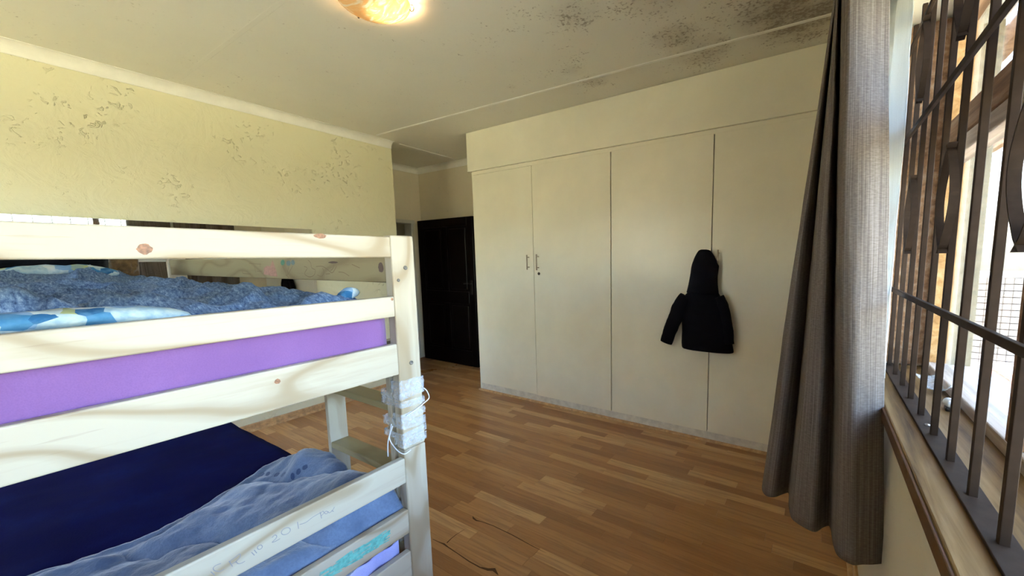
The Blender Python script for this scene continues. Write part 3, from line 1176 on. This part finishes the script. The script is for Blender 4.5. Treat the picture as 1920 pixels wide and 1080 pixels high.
for xf in (BX0, BX1 + PT):
    for y0, y1 in ((BYP, BY1), (BY0, BY0P)):
        beam('post', (xf - PT / 2, (y0 + y1) / 2, JZ + 0.001), (xf - PT / 2, (y0 + y1) / 2, TOPZ), (1, 0, 0), y1 - y0, PT, 'pine', bed, 0.005)
        beam('post', (xf - PT / 2, (y0 + y1) / 2, 0), (xf - PT / 2, (y0 + y1) / 2, JZ), (1, 0, 0), y1 - y0, PT, 'pine', bed, 0.005)
ER = {}
RT = 0.022
for e, xf in enumerate((BX0, BX1 + RT)):
    for nm, z0, z1 in (('top', bz(1.338), bz(1.394)), ('mid', bz(1.174), bz(1.231)), ('bearer', bz(1.008), bz(1.097)),
                       ('low_top', bz(.682), bz(.758)), ('low_mid', bz(.524), bz(.599)), ('low_bearer', bz(.375), bz(.466))):
        o = beam('end_rail', (xf - RT / 2, BY0P, (z0 + z1) / 2), (xf - RT / 2, BYP, (z0 + z1) / 2), (0, 0, 1), RT, z1 - z0, 'pine', bed, 0.0035)
        if e == 0:
            ER[nm] = o
# long rails
LR = {}
gz0 = on((722, 530), 1, 0.668).z
for y0 in (0.668, BY0 + 0.02):
    for nm, z0, z1 in (('guard', gz0, gz0 + 0.083), ('bearer', bz(1.008), bz(1.097)), ('low_bearer', bz(.375), bz(.466))):
        o = beam('side_rail', (BX1 + PT, y0 + RT / 2, (z0 + z1) / 2), (BX0 - PT, y0 + RT / 2, (z0 + z1) / 2), (0, 0, 1), RT, z1 - z0, 'pine_shaded', bed, 0.003)
        if y0 > 0:
            LR[nm] = o
# bed bases (slats hidden below the mattresses)
for zb in (bz(1.03), bz(.40)):
    for k in range(9):
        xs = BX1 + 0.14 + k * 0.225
        box('slat', (xs - 0.035, BY0 + 0.042, zb), (xs + 0.035, 0.668, zb + 0.018), 'pine_shaded', bed)

# ladder
sxb = -1.475
for xs in (-1.092, sxb):
    beam('ladder_stile', (xs, 0.700, 0.02), (xs, 0.700, bz(1.10)), (1, 0, 0), 0.062, 0.021, 'pine', bed, 0.003)
for zt in (0.30, 0.52, 0.775, 0.985):
    beam('ladder_rung', (sxb + 0.0105, 0.700, zt - 0.011), (-1.1025, 0.700, zt - 0.011), (0, 0, 1), 0.062, 0.022, 'pine_shaded', bed, 0.004)

# bolts, knots
NX = Vector((1, 0, 0))
for (px_, py_, r) in ((760, 502, 0.0062), (747, 525.5, 0.0045), (771, 680, 0.0062)):
    p = on((px_, py_), 0, BX0)
    lathe('bolt', [(r, 0), (r, 0.0015), (r * 0.8, 0.0025), (r * 0.45, 0.0025), (r * 0.4, 0.001), (0.0005, 0.001)], p, 'bolt_metal', bed, 16, (1, 0, 0))


def ell(c, ax_, ay_, n=18, jag=0.1, pt=1.0):
    out = []
    for k in range(n):
        a = 2 * math.pi * k / n
        j_ = 1 + random.uniform(-jag, jag)
        out.append(Vector(c) + Vector(ax_) * math.cos(a) * j_ + Vector(ay_) * math.sin(a) * j_ * abs(math.sin(a)) ** (pt - 1))
    return out


def knot(px_, py_, w, h, rail, mat='knot_brown'):
    p = on((px_, py_), 0, BX0)
    patch('knot', [ell(p, (0, w, 0), (0, 0, h), pt=1.3)], NX, mat, rail, 0.0005)


knot(271, 467, 0.010, 0.0095, ER['top'])
knot(600, 442.5, 0.014, 0.006, ER['top'])
knot(735, 561, 0.004, 0.004, ER['mid'])
knot(520, 715, 0.006, 0.006, ER['bearer'])
gf = 0.668
p = on((714.5, 501.5), 1, gf)
patch('knot', [ell(p, (0.013, 0, 0), (0, 0, 0.015))], (0, -1, 0), 'knot_dark', LR['guard'], 0.0005)
p = on((625, 492), 1, gf)
patch('knot', [ell(p, (0.03, 0, 0), (0, 0, 0.0035), pt=1.3)], (0, -1, 0), 'knot_dark', LR['guard'], 0.0005)


# pencil writing on the lower rails
def strokes_from(crop, scale, lines, axis, val, nsm=4):
    out = []
    for ln in lines:
        pts = [on((crop[0] + x / scale, crop[1] + y / scale), axis, val) for x, y in ln]
        out.append(smooth_line(pts, nsm) if len(pts) > 2 else pts)
    return out


def loop(cx_, cy_, a, b, rot, n=10, frac=1.0):
    c, s = math.cos(rot), math.sin(rot)
    return [(cx_ + a * math.cos(2 * math.pi * frac * k / n) * c - b * math.sin(2 * math.pi * frac * k / n) * s,
             cy_ + a * math.cos(2 * math.pi * frac * k / n) * s + b * math.sin(2 * math.pi * frac * k / n) * c) for k in range(n + 1)]


ribbons('pencil_stroke', strokes_from((340, 930), 6, [
    [(330, 850), (375, 890)],
    [(445, 758), (390, 778), (358, 808), (372, 838), (430, 846), (482, 822)],
    [(535, 730), (575, 792)], [(532, 742), (600, 690), (655, 650), (658, 690), (610, 740), (570, 762)], [(610, 735), (640, 760), (680, 752), (715, 732)],
    [(788, 632), (822, 666)], [(818, 606), (848, 642)], loop(882, 575, 30, 22, -0.6),
    [(1018, 468), (1050, 438), (1072, 450), (1060, 480), (1020, 520), (1065, 505), (1110, 478)],
    loop(1175, 395, 55, 34, -0.5), [(1305, 290), (1318, 368)], [(1328, 320), (1400, 296), (1480, 235), (1560, 190)],
    [(1560, 178), (1576, 252)], [(1560, 200), (1590, 170), (1602, 190), (1572, 222)], loop(1628, 185, 18, 14, -0.3),
    [(1650, 172), (1662, 188), (1695, 166), (1722, 122)], [(1690, 160), (1712, 175)]], 0, BX0), NX, 0.0015, 'pencil', ER['low_top'])
# teal crayon scribble
rs = random.Random(3)
tl = []
for k in range(120):
    u = rs.random()
    a = Vector((592 + 130 * u, 1078 - 78 * u, 0)) + Vector((0, rs.uniform(-2, 22 - 8 * u), 0))
    L = rs.uniform(10, 34)
    b = a + Vector((L, -L * (0.62 + rs.uniform(-0.12, 0.12)), 0))
    if b.x > 734:
        continue
    tl.append([on((a.x, a.y), 0, BX0), on((b.x, b.y), 0, BX0)])
zlo, zhi = bz(.524) + 0.006, bz(.599) - 0.006
tl = [[Vector((p.x, p.y, min(max(p.z, zlo), zhi))) for p in s] for s in tl]
ribbon('crayon_scribble', tl, NX, 0.0034, 'crayon_teal', ER['low_mid'])
# drawings on the guard rail
DR = (400, 470)
NYm = (0, -1, 0)
ribbons('pencil_stroke', strokes_from(DR, 8, [
    [(1420, 140), (1460, 180), (1480, 258), (1530, 290), (1515, 365), (1440, 392), (1372, 345), (1412, 262), (1362, 236)],
    [(1640, 262), (1662, 325), (1625, 386), (1560, 362)], [(1545, 238), (1640, 236), (1720, 285), (1790, 332), (1850, 232)],
    [(1760, 300), (1800, 262), (1812, 206)], [(1690, 350), (1750, 345)], [(1880, 320), (1960, 330), (2040, 380)], [(2080, 205), (2200, 260)],
    [(440, 300), (450, 340), (560, 350)], [(540, 190), (720, 205)], [(620, 230), (640, 330)], [(660, 310), (740, 305)], [(700, 180), (705, 250)],
    [(1040, 230), (1075, 300), (1100, 372)], [(1135, 235), (1120, 300), (1105, 372)], [(1195, 225), (1150, 310), (1110, 372)],
    [(1085, 362), (1110, 380), (1130, 400), (1118, 425)]], 1, gf), NYm, 0.0022, 'pencil_brown', LR['guard'])


def px_poly(pts):
    return [on((DR[0] + x / 8, DR[1] + y / 8), 1, gf) for x, y in pts]


patch('crayon_house', [px_poly([(890, 140), (945, 300), (965, 388), (860, 380), (815, 362), (756, 358), (760, 260), (800, 225), (856, 235)])], NYm, 'crayon_pink', LR['guard'])
patch('crayon_balloon', [px_poly(loop(1042, 178, 30, 44, 0.1, 14)[:-1])], NYm, 'crayon_green', LR['guard'])
patch('crayon_balloon', [px_poly(loop(1130, 188, 34, 40, 0.0, 14)[:-1])], NYm, 'crayon_slate', LR['guard'])
patch('crayon_balloon', [px_poly(loop(1196, 176, 28, 40, -0.1, 14)[:-1])], NYm, 'crayon_slate', LR['guard'])

# plastic film wound round post and stile
rw = random.Random(11)
for (zc, hh, tilt, ext) in ((1.052, 0.020, 0.00, 0), (1.028, 0.012, 0.10, 1), (0.998, 0.010, -0.06, 1), (0.962, 0.011, 0.05, 0), (0.935, 0.014, -0.12, 1), (0.905, 0.010, 0.06, 1), (0.882, 0.012, 0.0, 0)):
    xa = BX0 + 0.0022
    xb = (-1.108 if ext else BX0 - PT) - 0.003
    ya, yb_ = BYP - 0.003, BY1 + 0.003
    loop_pts = []
    for (x, y) in ((xa, ya), (xa, yb_), (xb, yb_), (xb, ya)):
        loop_pts.append(Vector((x, y)))
    per = []
    for i in range(4):
        a, b = loop_pts[i], loop_pts[(i + 1) % 4]
        for k in range(10):
            per.append(a.lerp(b, k / 10))
    sd = rw.random() * 20
    bm = bmesh.new()
    rings = []
    for j in range(7):
        t = -1 + 2 * j / 6
        ring = []
        for q in per:
            out = Vector((q.x - (xa + xb) / 2, q.y - (ya + yb_) / 2)).normalized()
            nz = abs(fbm(q.x * 40 + sd, q.y * 40, t * 2.2)) * 0.0035
            edge = 0.25 * fbm(q.y * 25 + sd, q.x * 25, t * 3)
            ring.append(Vector((q.x + out.x * nz, q.y + out.y * nz, zc + hh * (t + edge * abs(t)) + tilt * (q.y - 0.70) + 0.05 * tilt * (q.x - BX0))))
        rings.append(ring)
    bm_loft(bm, rings, cap=False)
    from_bm('plastic_wrap', bm, 'plastic_film', bed, True)
tube('plastic_tie', smooth_line([(BX0 + 0.004, 0.672, 0.965), (BX0 + 0.005, 0.70, 0.972), (BX0 + 0.006, 0.735, 0.985), (BX0 + 0.006, 0.752, 0.995), (BX0 + 0.004, 0.747, 1.018), (BX0 + 0.003, 0.737, 1.030)], 5), 0.0016, 'plastic_cord', bed, 6)
tube('plastic_tie', smooth_line([(BX0 - 0.045, 0.655, 0.935), (BX0 - 0.055, 0.652, 0.89), (BX0 - 0.03, 0.654, 0.862), (BX0 + 0.002, 0.658, 0.852), (BX0 + 0.004, 0.68, 0.856)], 5), 0.0016, 'plastic_cord', bed, 6)
tube('plastic_tie', smooth_line([(BX0 - 0.04, 0.655, 0.93), (BX0 - 0.06, 0.650, 0.88), (BX0 - 0.066, 0.650, 0.83)], 5), 0.002, 'plastic_cord', bed, 6)


# ------------------------------------------------------------------ bedding
def mattress(name, a, b, r, mat, parent=None, wr=0.0, seed=0, res=(60, 26, 8)):
    """rounded box with soft sides and gathered wrinkles near its ends"""
    bm = bmesh.new()
    bm_box(bm, a, b)
    bmesh.ops.subdivide_edges(bm, edges=bm.edges[:], cuts=24, use_grid_fill=True)
    a, b = Vector(a), Vector(b)
    for v in bm.verts:
        c = Vector([min(max(v.co[i], a[i] + r), b[i] - r) for i in range(3)])
        d = v.co - c
        if d.length > 1e-6:
            v.co = c + d.normalized() * r
        if wr:
            v.co.x += wr * 0.6 * fbm(v.co.y * 14 + seed, v.co.z * 5, v.co.x * 2)
            v.co.z += wr * 0.5 * fbm(v.co.x * 5 + seed, v.co.y * 5, 3)
    return from_bm(name, bm, mat, parent, True)


MZ0, MZ1 = bz(1.03) + 0.019, 1.286
tag(mattress('mattress', (BX1 + 0.045, BY0 + 0.05, MZ0), (BX0 - 0.026, 0.663, MZ1), 0.035, 'purple_sheet', None, 0.004),
    'upper bunk mattress in a plain purple fitted sheet', 'mattress')
LZ0, LZ1 = bz(.40) + 0.019, 0.625
tag(mattress('mattress', (BX1 + 0.045, BY0 + 0.05, LZ0), (BX0 - 0.045, 0.655, LZ1), 0.035, 'lilac_sheet', None, 0.006, 5),
    'lower bunk mattress in a lilac blue sheet under the blankets', 'mattress')


def sstep(a, b, x):
    t = min(max((x - a) / (b - a), 0), 1)
    return t * t * (3 - 2 * t)


def gauss(x, y, x0, y0, sx, sy, rot=0.0):
    c, s = math.cos(rot), math.sin(rot)
    dx, dy = x - x0, y - y0
    u, v = (c * dx + s * dy) / sx, (-s * dx + c * dy) / sy
    return math.exp(-(u * u + v * v))


# duvet on the upper bunk
DX0, DX1 = -2.80, -1.075
DYa, DYb = -0.19, 0.645


def duvet_z(x, y):
    z = MZ1 + 0.024
    z += 0.075 * sstep(-2.2, -2.75, x) * sstep(0.72, 0.25, y)
    z += 0.016 * fbm(x * 2.6, y * 3.2, 1.3) + 0.010 * fbm(x * 7, y * 6, 5.1) + 0.004 * fbm(x * 20, y * 16, 2.1)
    rdg = 1 - abs(fbm(x * 3.1 + 4, y * 4.4, 0.4, 3))
    z += 0.026 * (max(0, rdg - 0.70) / 0.30) ** 1.5
    r2 = 1 - abs(fbm(x * 5.3 + 9 + y * 2, y * 7.4 - x, 3.4, 2))
    z += 0.017 * (max(0, r2 - 0.75) / 0.25) ** 1.6
    z += 0.050 * gauss(x, y, -1.30, 0.03, 0.16, 0.07, 0.3)
    z += 0.045 * gauss(x, y, -1.28, 0.235, 0.11, 0.05, 0.5)
    z += 0.030 * gauss(x, y, -1.30, 0.40, 0.10, 0.05, -0.3)
    z += 0.022 * gauss(x, y, -1.33, 0.56, 0.045, 0.07, 0.2)
    z += 0.012 * gauss(x, y, -1.17, 0.585, 0.07, 0.05)
    z -= 0.02 * gauss(x, y, -1.28, 0.13, 0.10, 0.03, 0.4)
    z -= 0.022 * gauss(x, y, -1.30, 0.30, 0.08, 0.02, 0.5)
    return max(z, MZ1 + 0.010)


dv = tag(empty('duvet', (-2.0, 0.2, MZ1)), 'rumpled blue duvet with floral underside on the upper bunk', 'duvet')


def duvet_f(u, v):
    x = DX0 + (DX1 - DX0) * u
    y = DYa + (DYb - DYa) * v
    z = duvet_z(x, y)
    e = min(u * 22, (1 - u) * 26, v * 14, (1 - v) * 16, 1.0)
    k = math.sqrt(max(0, 1 - (1 - e) ** 2))
    x += 0.018 * fbm(y * 5, 3, 1) * sstep(0.9, 1, u)
    y += 0.02 * fbm(x * 4, 7, 1) * sstep(0.9, 1, v)
    return Vector((x, y, MZ1 + 0.006 + (z - MZ1 - 0.006) * k))


grid_mesh('cover', duvet_f, 150, 84, 'duvet_print', dv)


def fold_strip(name, path, w, mat):
    """turned-back hem: a fat flattened roll following path"""
    sp = smooth_line([Vector(p) for p in path], 8)
    rings = []
    for i, p in enumerate(sp):
        d = (sp[min(i + 1, len(sp) - 1)] - sp[max(i - 1, 0)]).normalized()
        sd = d.cross(Vector((0, 0, 1))).normalized()
        taper = math.sqrt(max(0.02, 1 - (2 * i / (len(sp) - 1) - 1) ** 4))
        ring = []
        for k in range(16):
            a = 2 * math.pi * k / 16
            wob = 1 + 0.22 * fbm(p.x * 18 + math.cos(a), p.y * 22, math.sin(a) * 1.2)
            ring.append(p + sd * (w[0] * math.cos(a) * taper * wob) + Vector((0, 0, w[1] * math.sin(a) * taper * wob)))
        rings.append(ring)
    bm = bmesh.new()
    bm_loft(bm, rings)
    return from_bm(name, bm, mat, dv, True)


fold_strip('turned_hem', [(-1.085, -0.14, 1.318), (-1.083, 0.0, 1.326), (-1.085, 0.10, 1.328), (-1.09, 0.19, 1.322), (-1.10, 0.26, 1.312)], (0.035, 0.018), 'duvet_floral')
fold_strip('turned_hem', [(-1.115, 0.56, 1.318), (-1.13, 0.595, 1.330), (-1.17, 0.628, 1.326), (-1.24, 0.640, 1.314)], (0.018, 0.016), 'duvet_floral')
fold_strip('turned_hem', [(-2.66, 0.10, 1.385), (-2.69, 0.20, 1.392), (-2.70, 0.32, 1.392), (-2.68, 0.42, 1.378)], (0.05, 0.026), 'duvet_floral')

# dark pillow and brown cushion at the head of the upper bunk
def pillow(name, c, half, rot, mat, pw=2.6, wr=0.012, seed=0):
    bm = bmesh.new()
    n, m_ = 28, 20
    top = []
    R_ = Matrix.Rotation(rot[2], 3, 'Z') @ Matrix.Rotation(rot[1], 3, 'Y') @ Matrix.Rotation(rot[0], 3, 'X')
    c = Vector(c)
    for s in (1, -1):
        V = []
        for i in range(n + 1):
            rowv = []
            for j in range(m_ + 1):
                u, v = -1 + 2 * i / n, -1 + 2 * j / m_
                h = max(0.0, (1 - abs(u) ** pw) * (1 - abs(v) ** pw)) ** 0.5
                pinch = 1 - 0.06 * (1 - abs(v)) * 0 - 0.05 * (abs(u) * abs(v)) ** 3
                P_ = Vector((half[0] * u * pinch, half[1] * v * pinch, s * half[2] * h + wr * fbm(u * 3 + seed, v * 3, s) * h))
                rowv.append(bm.verts.new(c + R_ @ P_))
            V.append(rowv)
        for i in range(n):
            for j in range(m_):
                bm.faces.new((V[i][j], V[i + 1][j], V[i + 1][j + 1], V[i][j + 1]))
    bmesh.ops.remove_doubles(bm, verts=bm.verts[:], dist=0.0005)
    return from_bm(name, bm, mat, None, True)


tag(pillow('pillow', (-2.935, 0.165, 1.415), (0.10, 0.265, 0.072), (0, math.radians(-62), 0), 'black_cloth', 4), 'black pillow propped at the head of the upper bunk', 'pillow')
tag(pillow('cushion', (-2.99, 0.487, 1.372), (0.085, 0.050, 0.04), (0, math.radians(-70), 0), 'brown_plush', 3, 0.02, 4), 'small brown plush cushion beside the black pillow', 'cushion')


# navy blanket over the lower bunk
def navy_f(u, v):
    x = (BX1 + 0.05) + (-1.15 - (BX1 + 0.05)) * u
    s = -0.02 + 1.06 * v
    yb_ = BY0 + 0.045
    ye = 0.665
    y = yb_ + (ye - yb_) * min(max((v - 0.08) / 0.84, 0), 1)
    z = LZ1 + 0.014 + 0.006 * fbm(x * 2.2, y * 2.5, 2) + 0.004 * fbm(x * 6, y * 7, 8)
    if v < 0.08:
        z -= (0.08 - v) / 0.08 * 0.10
    if v > 0.92:
        z -= (v - 0.92) / 0.08 * 0.14
        y += 0.004
    return Vector((x, y, max(z, LZ0)))


tag(grid_mesh('navy_blanket', navy_f, 90, 50, 'navy_velour', None, thickness=0.008), 'smooth dark navy blanket covering the lower bunk mattress', 'blanket')

# light blue fleece blanket, folded across the near end of the lower bunk
edge_px = [(60, 1092), (100, 1080), (190, 1050), (300, 1010), (370, 968), (440, 925), (495, 885), (530, 870), (562, 868), (600, 868)]
edge_w = [on(p, 2, 0.655) for p in edge_px]
edge_y = [p.y for p in edge_w]
edge_x = [p.x for p in edge_w]


def fleece_f(u, v):
    """v along Y; u from the far edge towards the bed end and down over it"""
    y = -0.12 + (0.660 + 0.12) * v
    xe = float(np.interp(y, edge_y, edge_x)) if y > edge_y[0] else edge_x[0] - 0.1 * (edge_y[0] - y)
    xn = BX0 - 0.040
    Ltop = xn - xe
    drop = 0.045 * sstep(0.0, 0.5, v) + 0.05
    s = u * (Ltop + drop)
    base = LZ1 + 0.034
    if s < Ltop:
        x, z = xe + s, base
    else:
        x, z = xn, base - (s - Ltop)
    k = sstep(0, 0.12, u)
    ft = sstep(0.0, 0.04, Ltop - s) if s < Ltop else 0.0
    a = y * 9 + (x + 1.3) * 14
    ph = (y * 1.0 - (x + 1.3) * 0.55) * 19 + 1.3 * fbm(x * 3, y * 3, 2)
    folds = 0.046 * abs(math.sin(ph * 0.5)) ** 0.55 * (0.45 + 0.55 * sstep(0.05, 0.5, y))
    n = folds * k + 0.022 * fbm(x * 5, y * 5, 4) * k + 0.008 * fbm(x * 14, y * 14, 9)
    n += 0.06 * k * gauss(x, y, -1.30, 0.60, 0.14, 0.07, -0.3) + 0.035 * gauss(x, y, -1.52, 0.60, 0.07, 0.035, -0.5)
    n += 0.045 * k * gauss(x, y, -1.14, 0.58, 0.09, 0.09)
    n += 0.012 * (1 - sstep(0, 0.05, u))
    z += max(n, -0.008) * (0.35 + 0.65 * ft if s < Ltop else 0.3)
    if s >= Ltop:
        x += 0.004 + 0.004 * math.sin(y * 30)
    return Vector((x, y + 0.012 * fbm(x * 8, z * 8, 1) * sstep(0.85, 1.0, v), z))


fl = tag(empty('fleece_blanket', (-1.3, 0.3, LZ1)), 'crumpled light blue fleece blanket with dark spots on the lower bunk', 'blanket')
grid_mesh('fleece', fleece_f, 110, 120, 'blue_fleece', fl, thickness=0.014)
# dark spots on the fleece border
for (px_, py_) in ((494, 892), (504, 894), (519, 894), (536, 894), (551, 893), (564, 888), (573, 878)):
    g = on((px_, py_), 2, 0.70)
    best = None
    for uu in np.linspace(0, 0.9, 60):
        for vv in np.linspace(0.6, 1.0, 50):
            P_ = fleece_f(uu, vv)
            q = proj(P_)
            dd = (q[0] - px_) ** 2 + (q[1] - py_) ** 2
            if best is None or dd < best[0]:
                best = (dd, uu, vv)
    _, uu, vv = best
    e = 0.004
    P_ = fleece_f(uu, vv)
    du, dvv = (fleece_f(uu + e, vv) - P_).normalized(), (fleece_f(uu, vv + e) - P_).normalized()
    nn = du.cross(dvv).normalized()
    if nn.z < 0:
        nn = -nn
    patch('spot', [ell(P_ + nn * 0.0095, du * 0.011, dvv * 0.009, 12, 0.08)], nn, 'fleece_spot', fl, 0.0)

# hem of the lilac sheet sticking out under the blanket at the bed end
def frill(u, v):
    y = 0.30 + 0.345 * u
    return Vector((BX0 - 0.033 + 0.0045 * math.sin(y * 95) + 0.002 * math.sin(y * 40), y, 0.572 - 0.075 * v))


grid_mesh('sheet_hem', frill, 90, 8, 'lilac_sheet', fl, thickness=0.004)

# ------------------------------------------------------------------ curtain
HZ = 0.478
hem_px = [(1655, 1056), (1636, 1058), (1615, 1058), (1600, 1059), (1583, 1051), (1570, 1040), (1562, 1026), (1555, 1012), (1543, 1004), (1528, 997), (1510, 990), (1494, 980), (1484, 970), (1479, 956), (1478, 947),
          (1466, 942), (1452, 937), (1438, 930), (1430, 920), (1432, 905), (1452, 890)]
top_px = [(1668, 1.455), (1650, 1.44), (1632, 1.42), (1615, 1.405), (1600, 1.395), (1588, 1.395), (1580, 1.42), (1576, 1.47), (1574, 1.475), (1572, 1.46), (1571, 1.46), (1570, 1.465), (1569, 1.48), (1568.5, 1.52), (1568, 1.525),
          (1567, 1.52), (1566, 1.52), (1565, 1.53), (1564, 1.56), (1567, 1.62), (1590, 1.70)]
push = {6: 0.02, 7: 0.075, 8: 0.05, 13: 0.03, 14: 0.085, 15: 0.06, 16: 0.02}


def crease(pts):
    out = []
    for i, p in enumerate(pts):
        d = Vector((p.x, p.y, 0)).normalized()
        out.append(p + d * push.get(i, 0.0))
    return out


back = [(0.12, 1.80), (0.165, 1.88), (0.10, 1.97), (0.165, 2.06), (0.10, 2.15), (0.165, 2.24), (0.10, 2.33), (0.165, 2.42), (0.10, 2.50), (0.16, 2.58)]
hems = smooth_line(crease([on(p, 2, HZ) for p in hem_px]) + [Vector((x, y, HZ)) for x, y in back], 5)
tops = smooth_line(crease([on((x, 0), 1, y) for x, y in top_px]) + [Vector((x, y, 2.35)) for x, y in back], 5)
CZT = 2.50


def curtain_f(u, v):
    n = len(hems) - 1
    f = u * n
    i = min(int(f), n - 1)
    t = f - i
    b = hems[i].lerp(hems[i + 1], t)
    a = tops[i].lerp(tops[i + 1], t)
    k = (CZT - HZ) / (a.z - HZ)
    P_ = b + (a - b) * (k * v)
    P_.z = HZ + (CZT - HZ) * v
    w = math.sin(v * math.pi)
    P_.x += 0.006 * w * fbm(u * 6, v * 3, 2)
    P_.y += 0.010 * w * fbm(u * 5, v * 2.5, 7)
    # gathers at the heading
    P_.y += 0.006 * math.sin(u * 60) * sstep(0.85, 1.0, v)
    return P_


cur = tag(empty('curtain', (0.0, 1.5, HZ)), 'long grey woven curtain drawn back beside the barred window', 'curtain')
grid_mesh('curtain_fabric', curtain_f, 260, 60, 'curtain_grey', cur, uv=True, thickness=0.003)


def hem_f(u, v):
    P_ = curtain_f(u, 0.028 * v)
    return P_


# white lining turned to the window
def lining_f(u, v):
    z = 0.99 + (CZT - 0.99) * v
    yb = 1.66 + 0.05 * v
    y = yb + 0.24 * u + 0.012 * math.sin(v * 7) * (1 - u)
    x = 0.203 - 0.045 * u + 0.014 * math.sin(u * 14 + v * 2.5) + 0.006 * fbm(u * 4, v * 5, 3)
    return Vector((min(x, 0.226), y, z))


grid_mesh('lining', lining_f, 60, 40, 'curtain_lining', cur, uv=True, thickness=0.002)
rod = tag(empty('curtain_rod', (0.12, 0.6, 2.5)), 'metal curtain rod on brackets above the barred window', 'curtain rod')
tube('rod', [(0.10, WY0 - 0.3, 2.52), (0.10, 2.68, 2.52)], 0.012, 'dark_metal', rod, 16)
for yb in (WY0 - 0.2, 2.64):
    tube('bracket', [(0.10, yb, 2.508), (0.15, yb, 2.50), (XR, yb, 2.50)], 0.007, 'dark_metal', rod, 10)

# ------------------------------------------------------------------ outside
ground = struct(box('ground_outside', (XO, -14, -0.35), (30, 26, -0.12), 'garden_lawn'), 'sunlit lawn outside the window')
struct(box('ground_garden', (-18, -22, -0.35), (XO, YN - 0.2, -0.12), 'garden_lawn'))
patio = struct(box('patio_floor', (XO, -4, -0.12), (3.4, 9, -0.05), 'outside_plaster'), 'brick paved veranda floor outside the window')
pav = 0
for iy in range(0, 20):
    for ix in range(0, 13):
        yv = 2.2 + iy * 0.23
        xv = XO + 0.06 + ix * 0.115
        o = None
        pr = proj((xv + 0.05, yv + 0.1, -0.02))
        if pr is None or not (1650 < pr[0] < 2000 and pr[1] < 1100):
            continue
        if pav == 0:
            pm = box('paver', (xv, yv + (0.115 if ix % 2 else 0), -0.05), (xv + 0.107, yv + 0.222 + (0.115 if ix % 2 else 0), -0.015), 'brick_paver', patio, 0.004, 1)
        else:
            o = bpy.data.objects.new('paver', pm.data)
            COL.objects.link(o)
            o.location = (xv + 0.0535, yv + 0.111 + (0.115 if ix % 2 else 0), -0.0325)
            o.parent = patio
            o.matrix_parent_inverse = patio.matrix_basis.inverted()
        pav += 1
pl = tag(empty('veranda_pillar', (0.68, 3.1, -0.05)), 'cream plastered veranda pillar outside the window', 'pillar')
box('shaft', (0.555, 3.0, -0.05), (0.765, 3.22, 2.62), 'pillar_plaster', pl, 0.006)
box('base', (0.54, 2.985, -0.05), (0.785, 3.235, 0.32), 'pillar_plaster', pl, 0.008)
for k, xb in enumerate((0.9, 1.7, 2.5)):
    tag(beam('veranda_beam', (xb, -3.5, 2.68), (xb, 7.5, 2.68), (0, 0, 1), 0.07, 0.12, 'frame_timber'), 'brown timber roof beam over the veranda', 'beam', 'veranda roof beams')
# mesh railing
rl = tag(empty('mesh_railing', (1.0, 5.0, -0.05)), 'white railing with square wire mesh at the veranda edge', 'railing')


def railing(p0, p1, z0, z1, par, cells):
    p0, p1 = Vector(p0), Vector(p1)
    beam('top_rail', p0 + Vector((0, 0, z1)), p1 + Vector((0, 0, z1)), (0, 0, 1), 0.05, 0.06, 'white_paint', par)
    beam('bottom_rail', p0 + Vector((0, 0, z0)), p1 + Vector((0, 0, z0)), (0, 0, 1), 0.04, 0.05, 'white_paint', par)
    for p in (p0, p1):
        beam('railing_post', p + Vector((0, 0, -0.05)), p + Vector((0, 0, z1)), (1, 0, 0), 0.05, 0.05, 'white_paint', par)
    L = (p1 - p0).length
    d = (p1 - p0) / L
    bm = bmesh.new()
    nn = int(L / cells)
    for k in range(1, nn):
        q = p0 + d * (k * cells)
        bm_tube(bm, [q + Vector((0, 0, z0)), q + Vector((0, 0, z1))], 0.0035, 4)
    k = 1
    while z0 + k * cells < z1:
        bm_tube(bm, [p0 + Vector((0, 0, z0 + k * cells)), p1 + Vector((0, 0, z0 + k * cells))], 0.0035, 4)
        k += 1
    o = from_bm('wire_mesh', bm, 'dark_metal', par)
    o['kind'] = 'stuff'


railing((1.05, 5.1, 0), (2.9, 5.1, 0), 0.35, 1.22, rl, 0.06)
railing((2.9, 5.1, 0), (2.9, 1.0, 0), 0.35, 1.22, rl, 0.06)
struct(box('wall_outside', (0.46, 7.9, -0.2), (9, 8.1, 1.1), 'outside_plaster'))
LAB = {'wall_back': ('cream wall behind the wardrobe and the dark door', 'wall'), 'wall_near': ('plain cream wall facing the wardrobe', 'wall'),
       'wall_hall': ('dim beige hallway wall seen through the doorway', 'wall'), 'wall_hall_side': ('beige hallway side wall beyond the doorway', 'wall'),
       'trim_2': ('white cove cornice above the doorway in the recess', 'cornice'), 'trim_3': ('white cove cornice above the dark door', 'cornice'),
       'baseboard_right': ('brown wooden skirting under the barred window', 'skirting'), 'baseboard_recess': ('brown wooden skirting round the corner of the mirror wall', 'skirting'),
       'ground_garden': ('lawn behind the wall facing the wardrobe', 'ground'), 'wall_outside': ('low plastered garden wall beyond the veranda', 'wall'),
       'floor': (None, 'floor'), 'ceiling': (None, 'ceiling'), 'wall_left': (None, 'wall'), 'wall_recess': (None, 'wall'), 'wall_right': (None, 'wall'), 'trim_1': (None, 'cornice'),
       'baseboard_left': (None, 'skirting'), 'trim_4': (None, 'door frame'), 'door_1': (None, 'door'), 'window_1': (None, 'window'), 'fill_window': (None, 'window'),
       'ground_outside': (None, 'ground'), 'patio_floor': (None, 'paving')}
for nm, (lb, ct_) in LAB.items():
    o = bpy.data.objects[nm]
    if lb:
        o['label'] = lb
    o['category'] = ct_
bpy.context.view_layer.update()
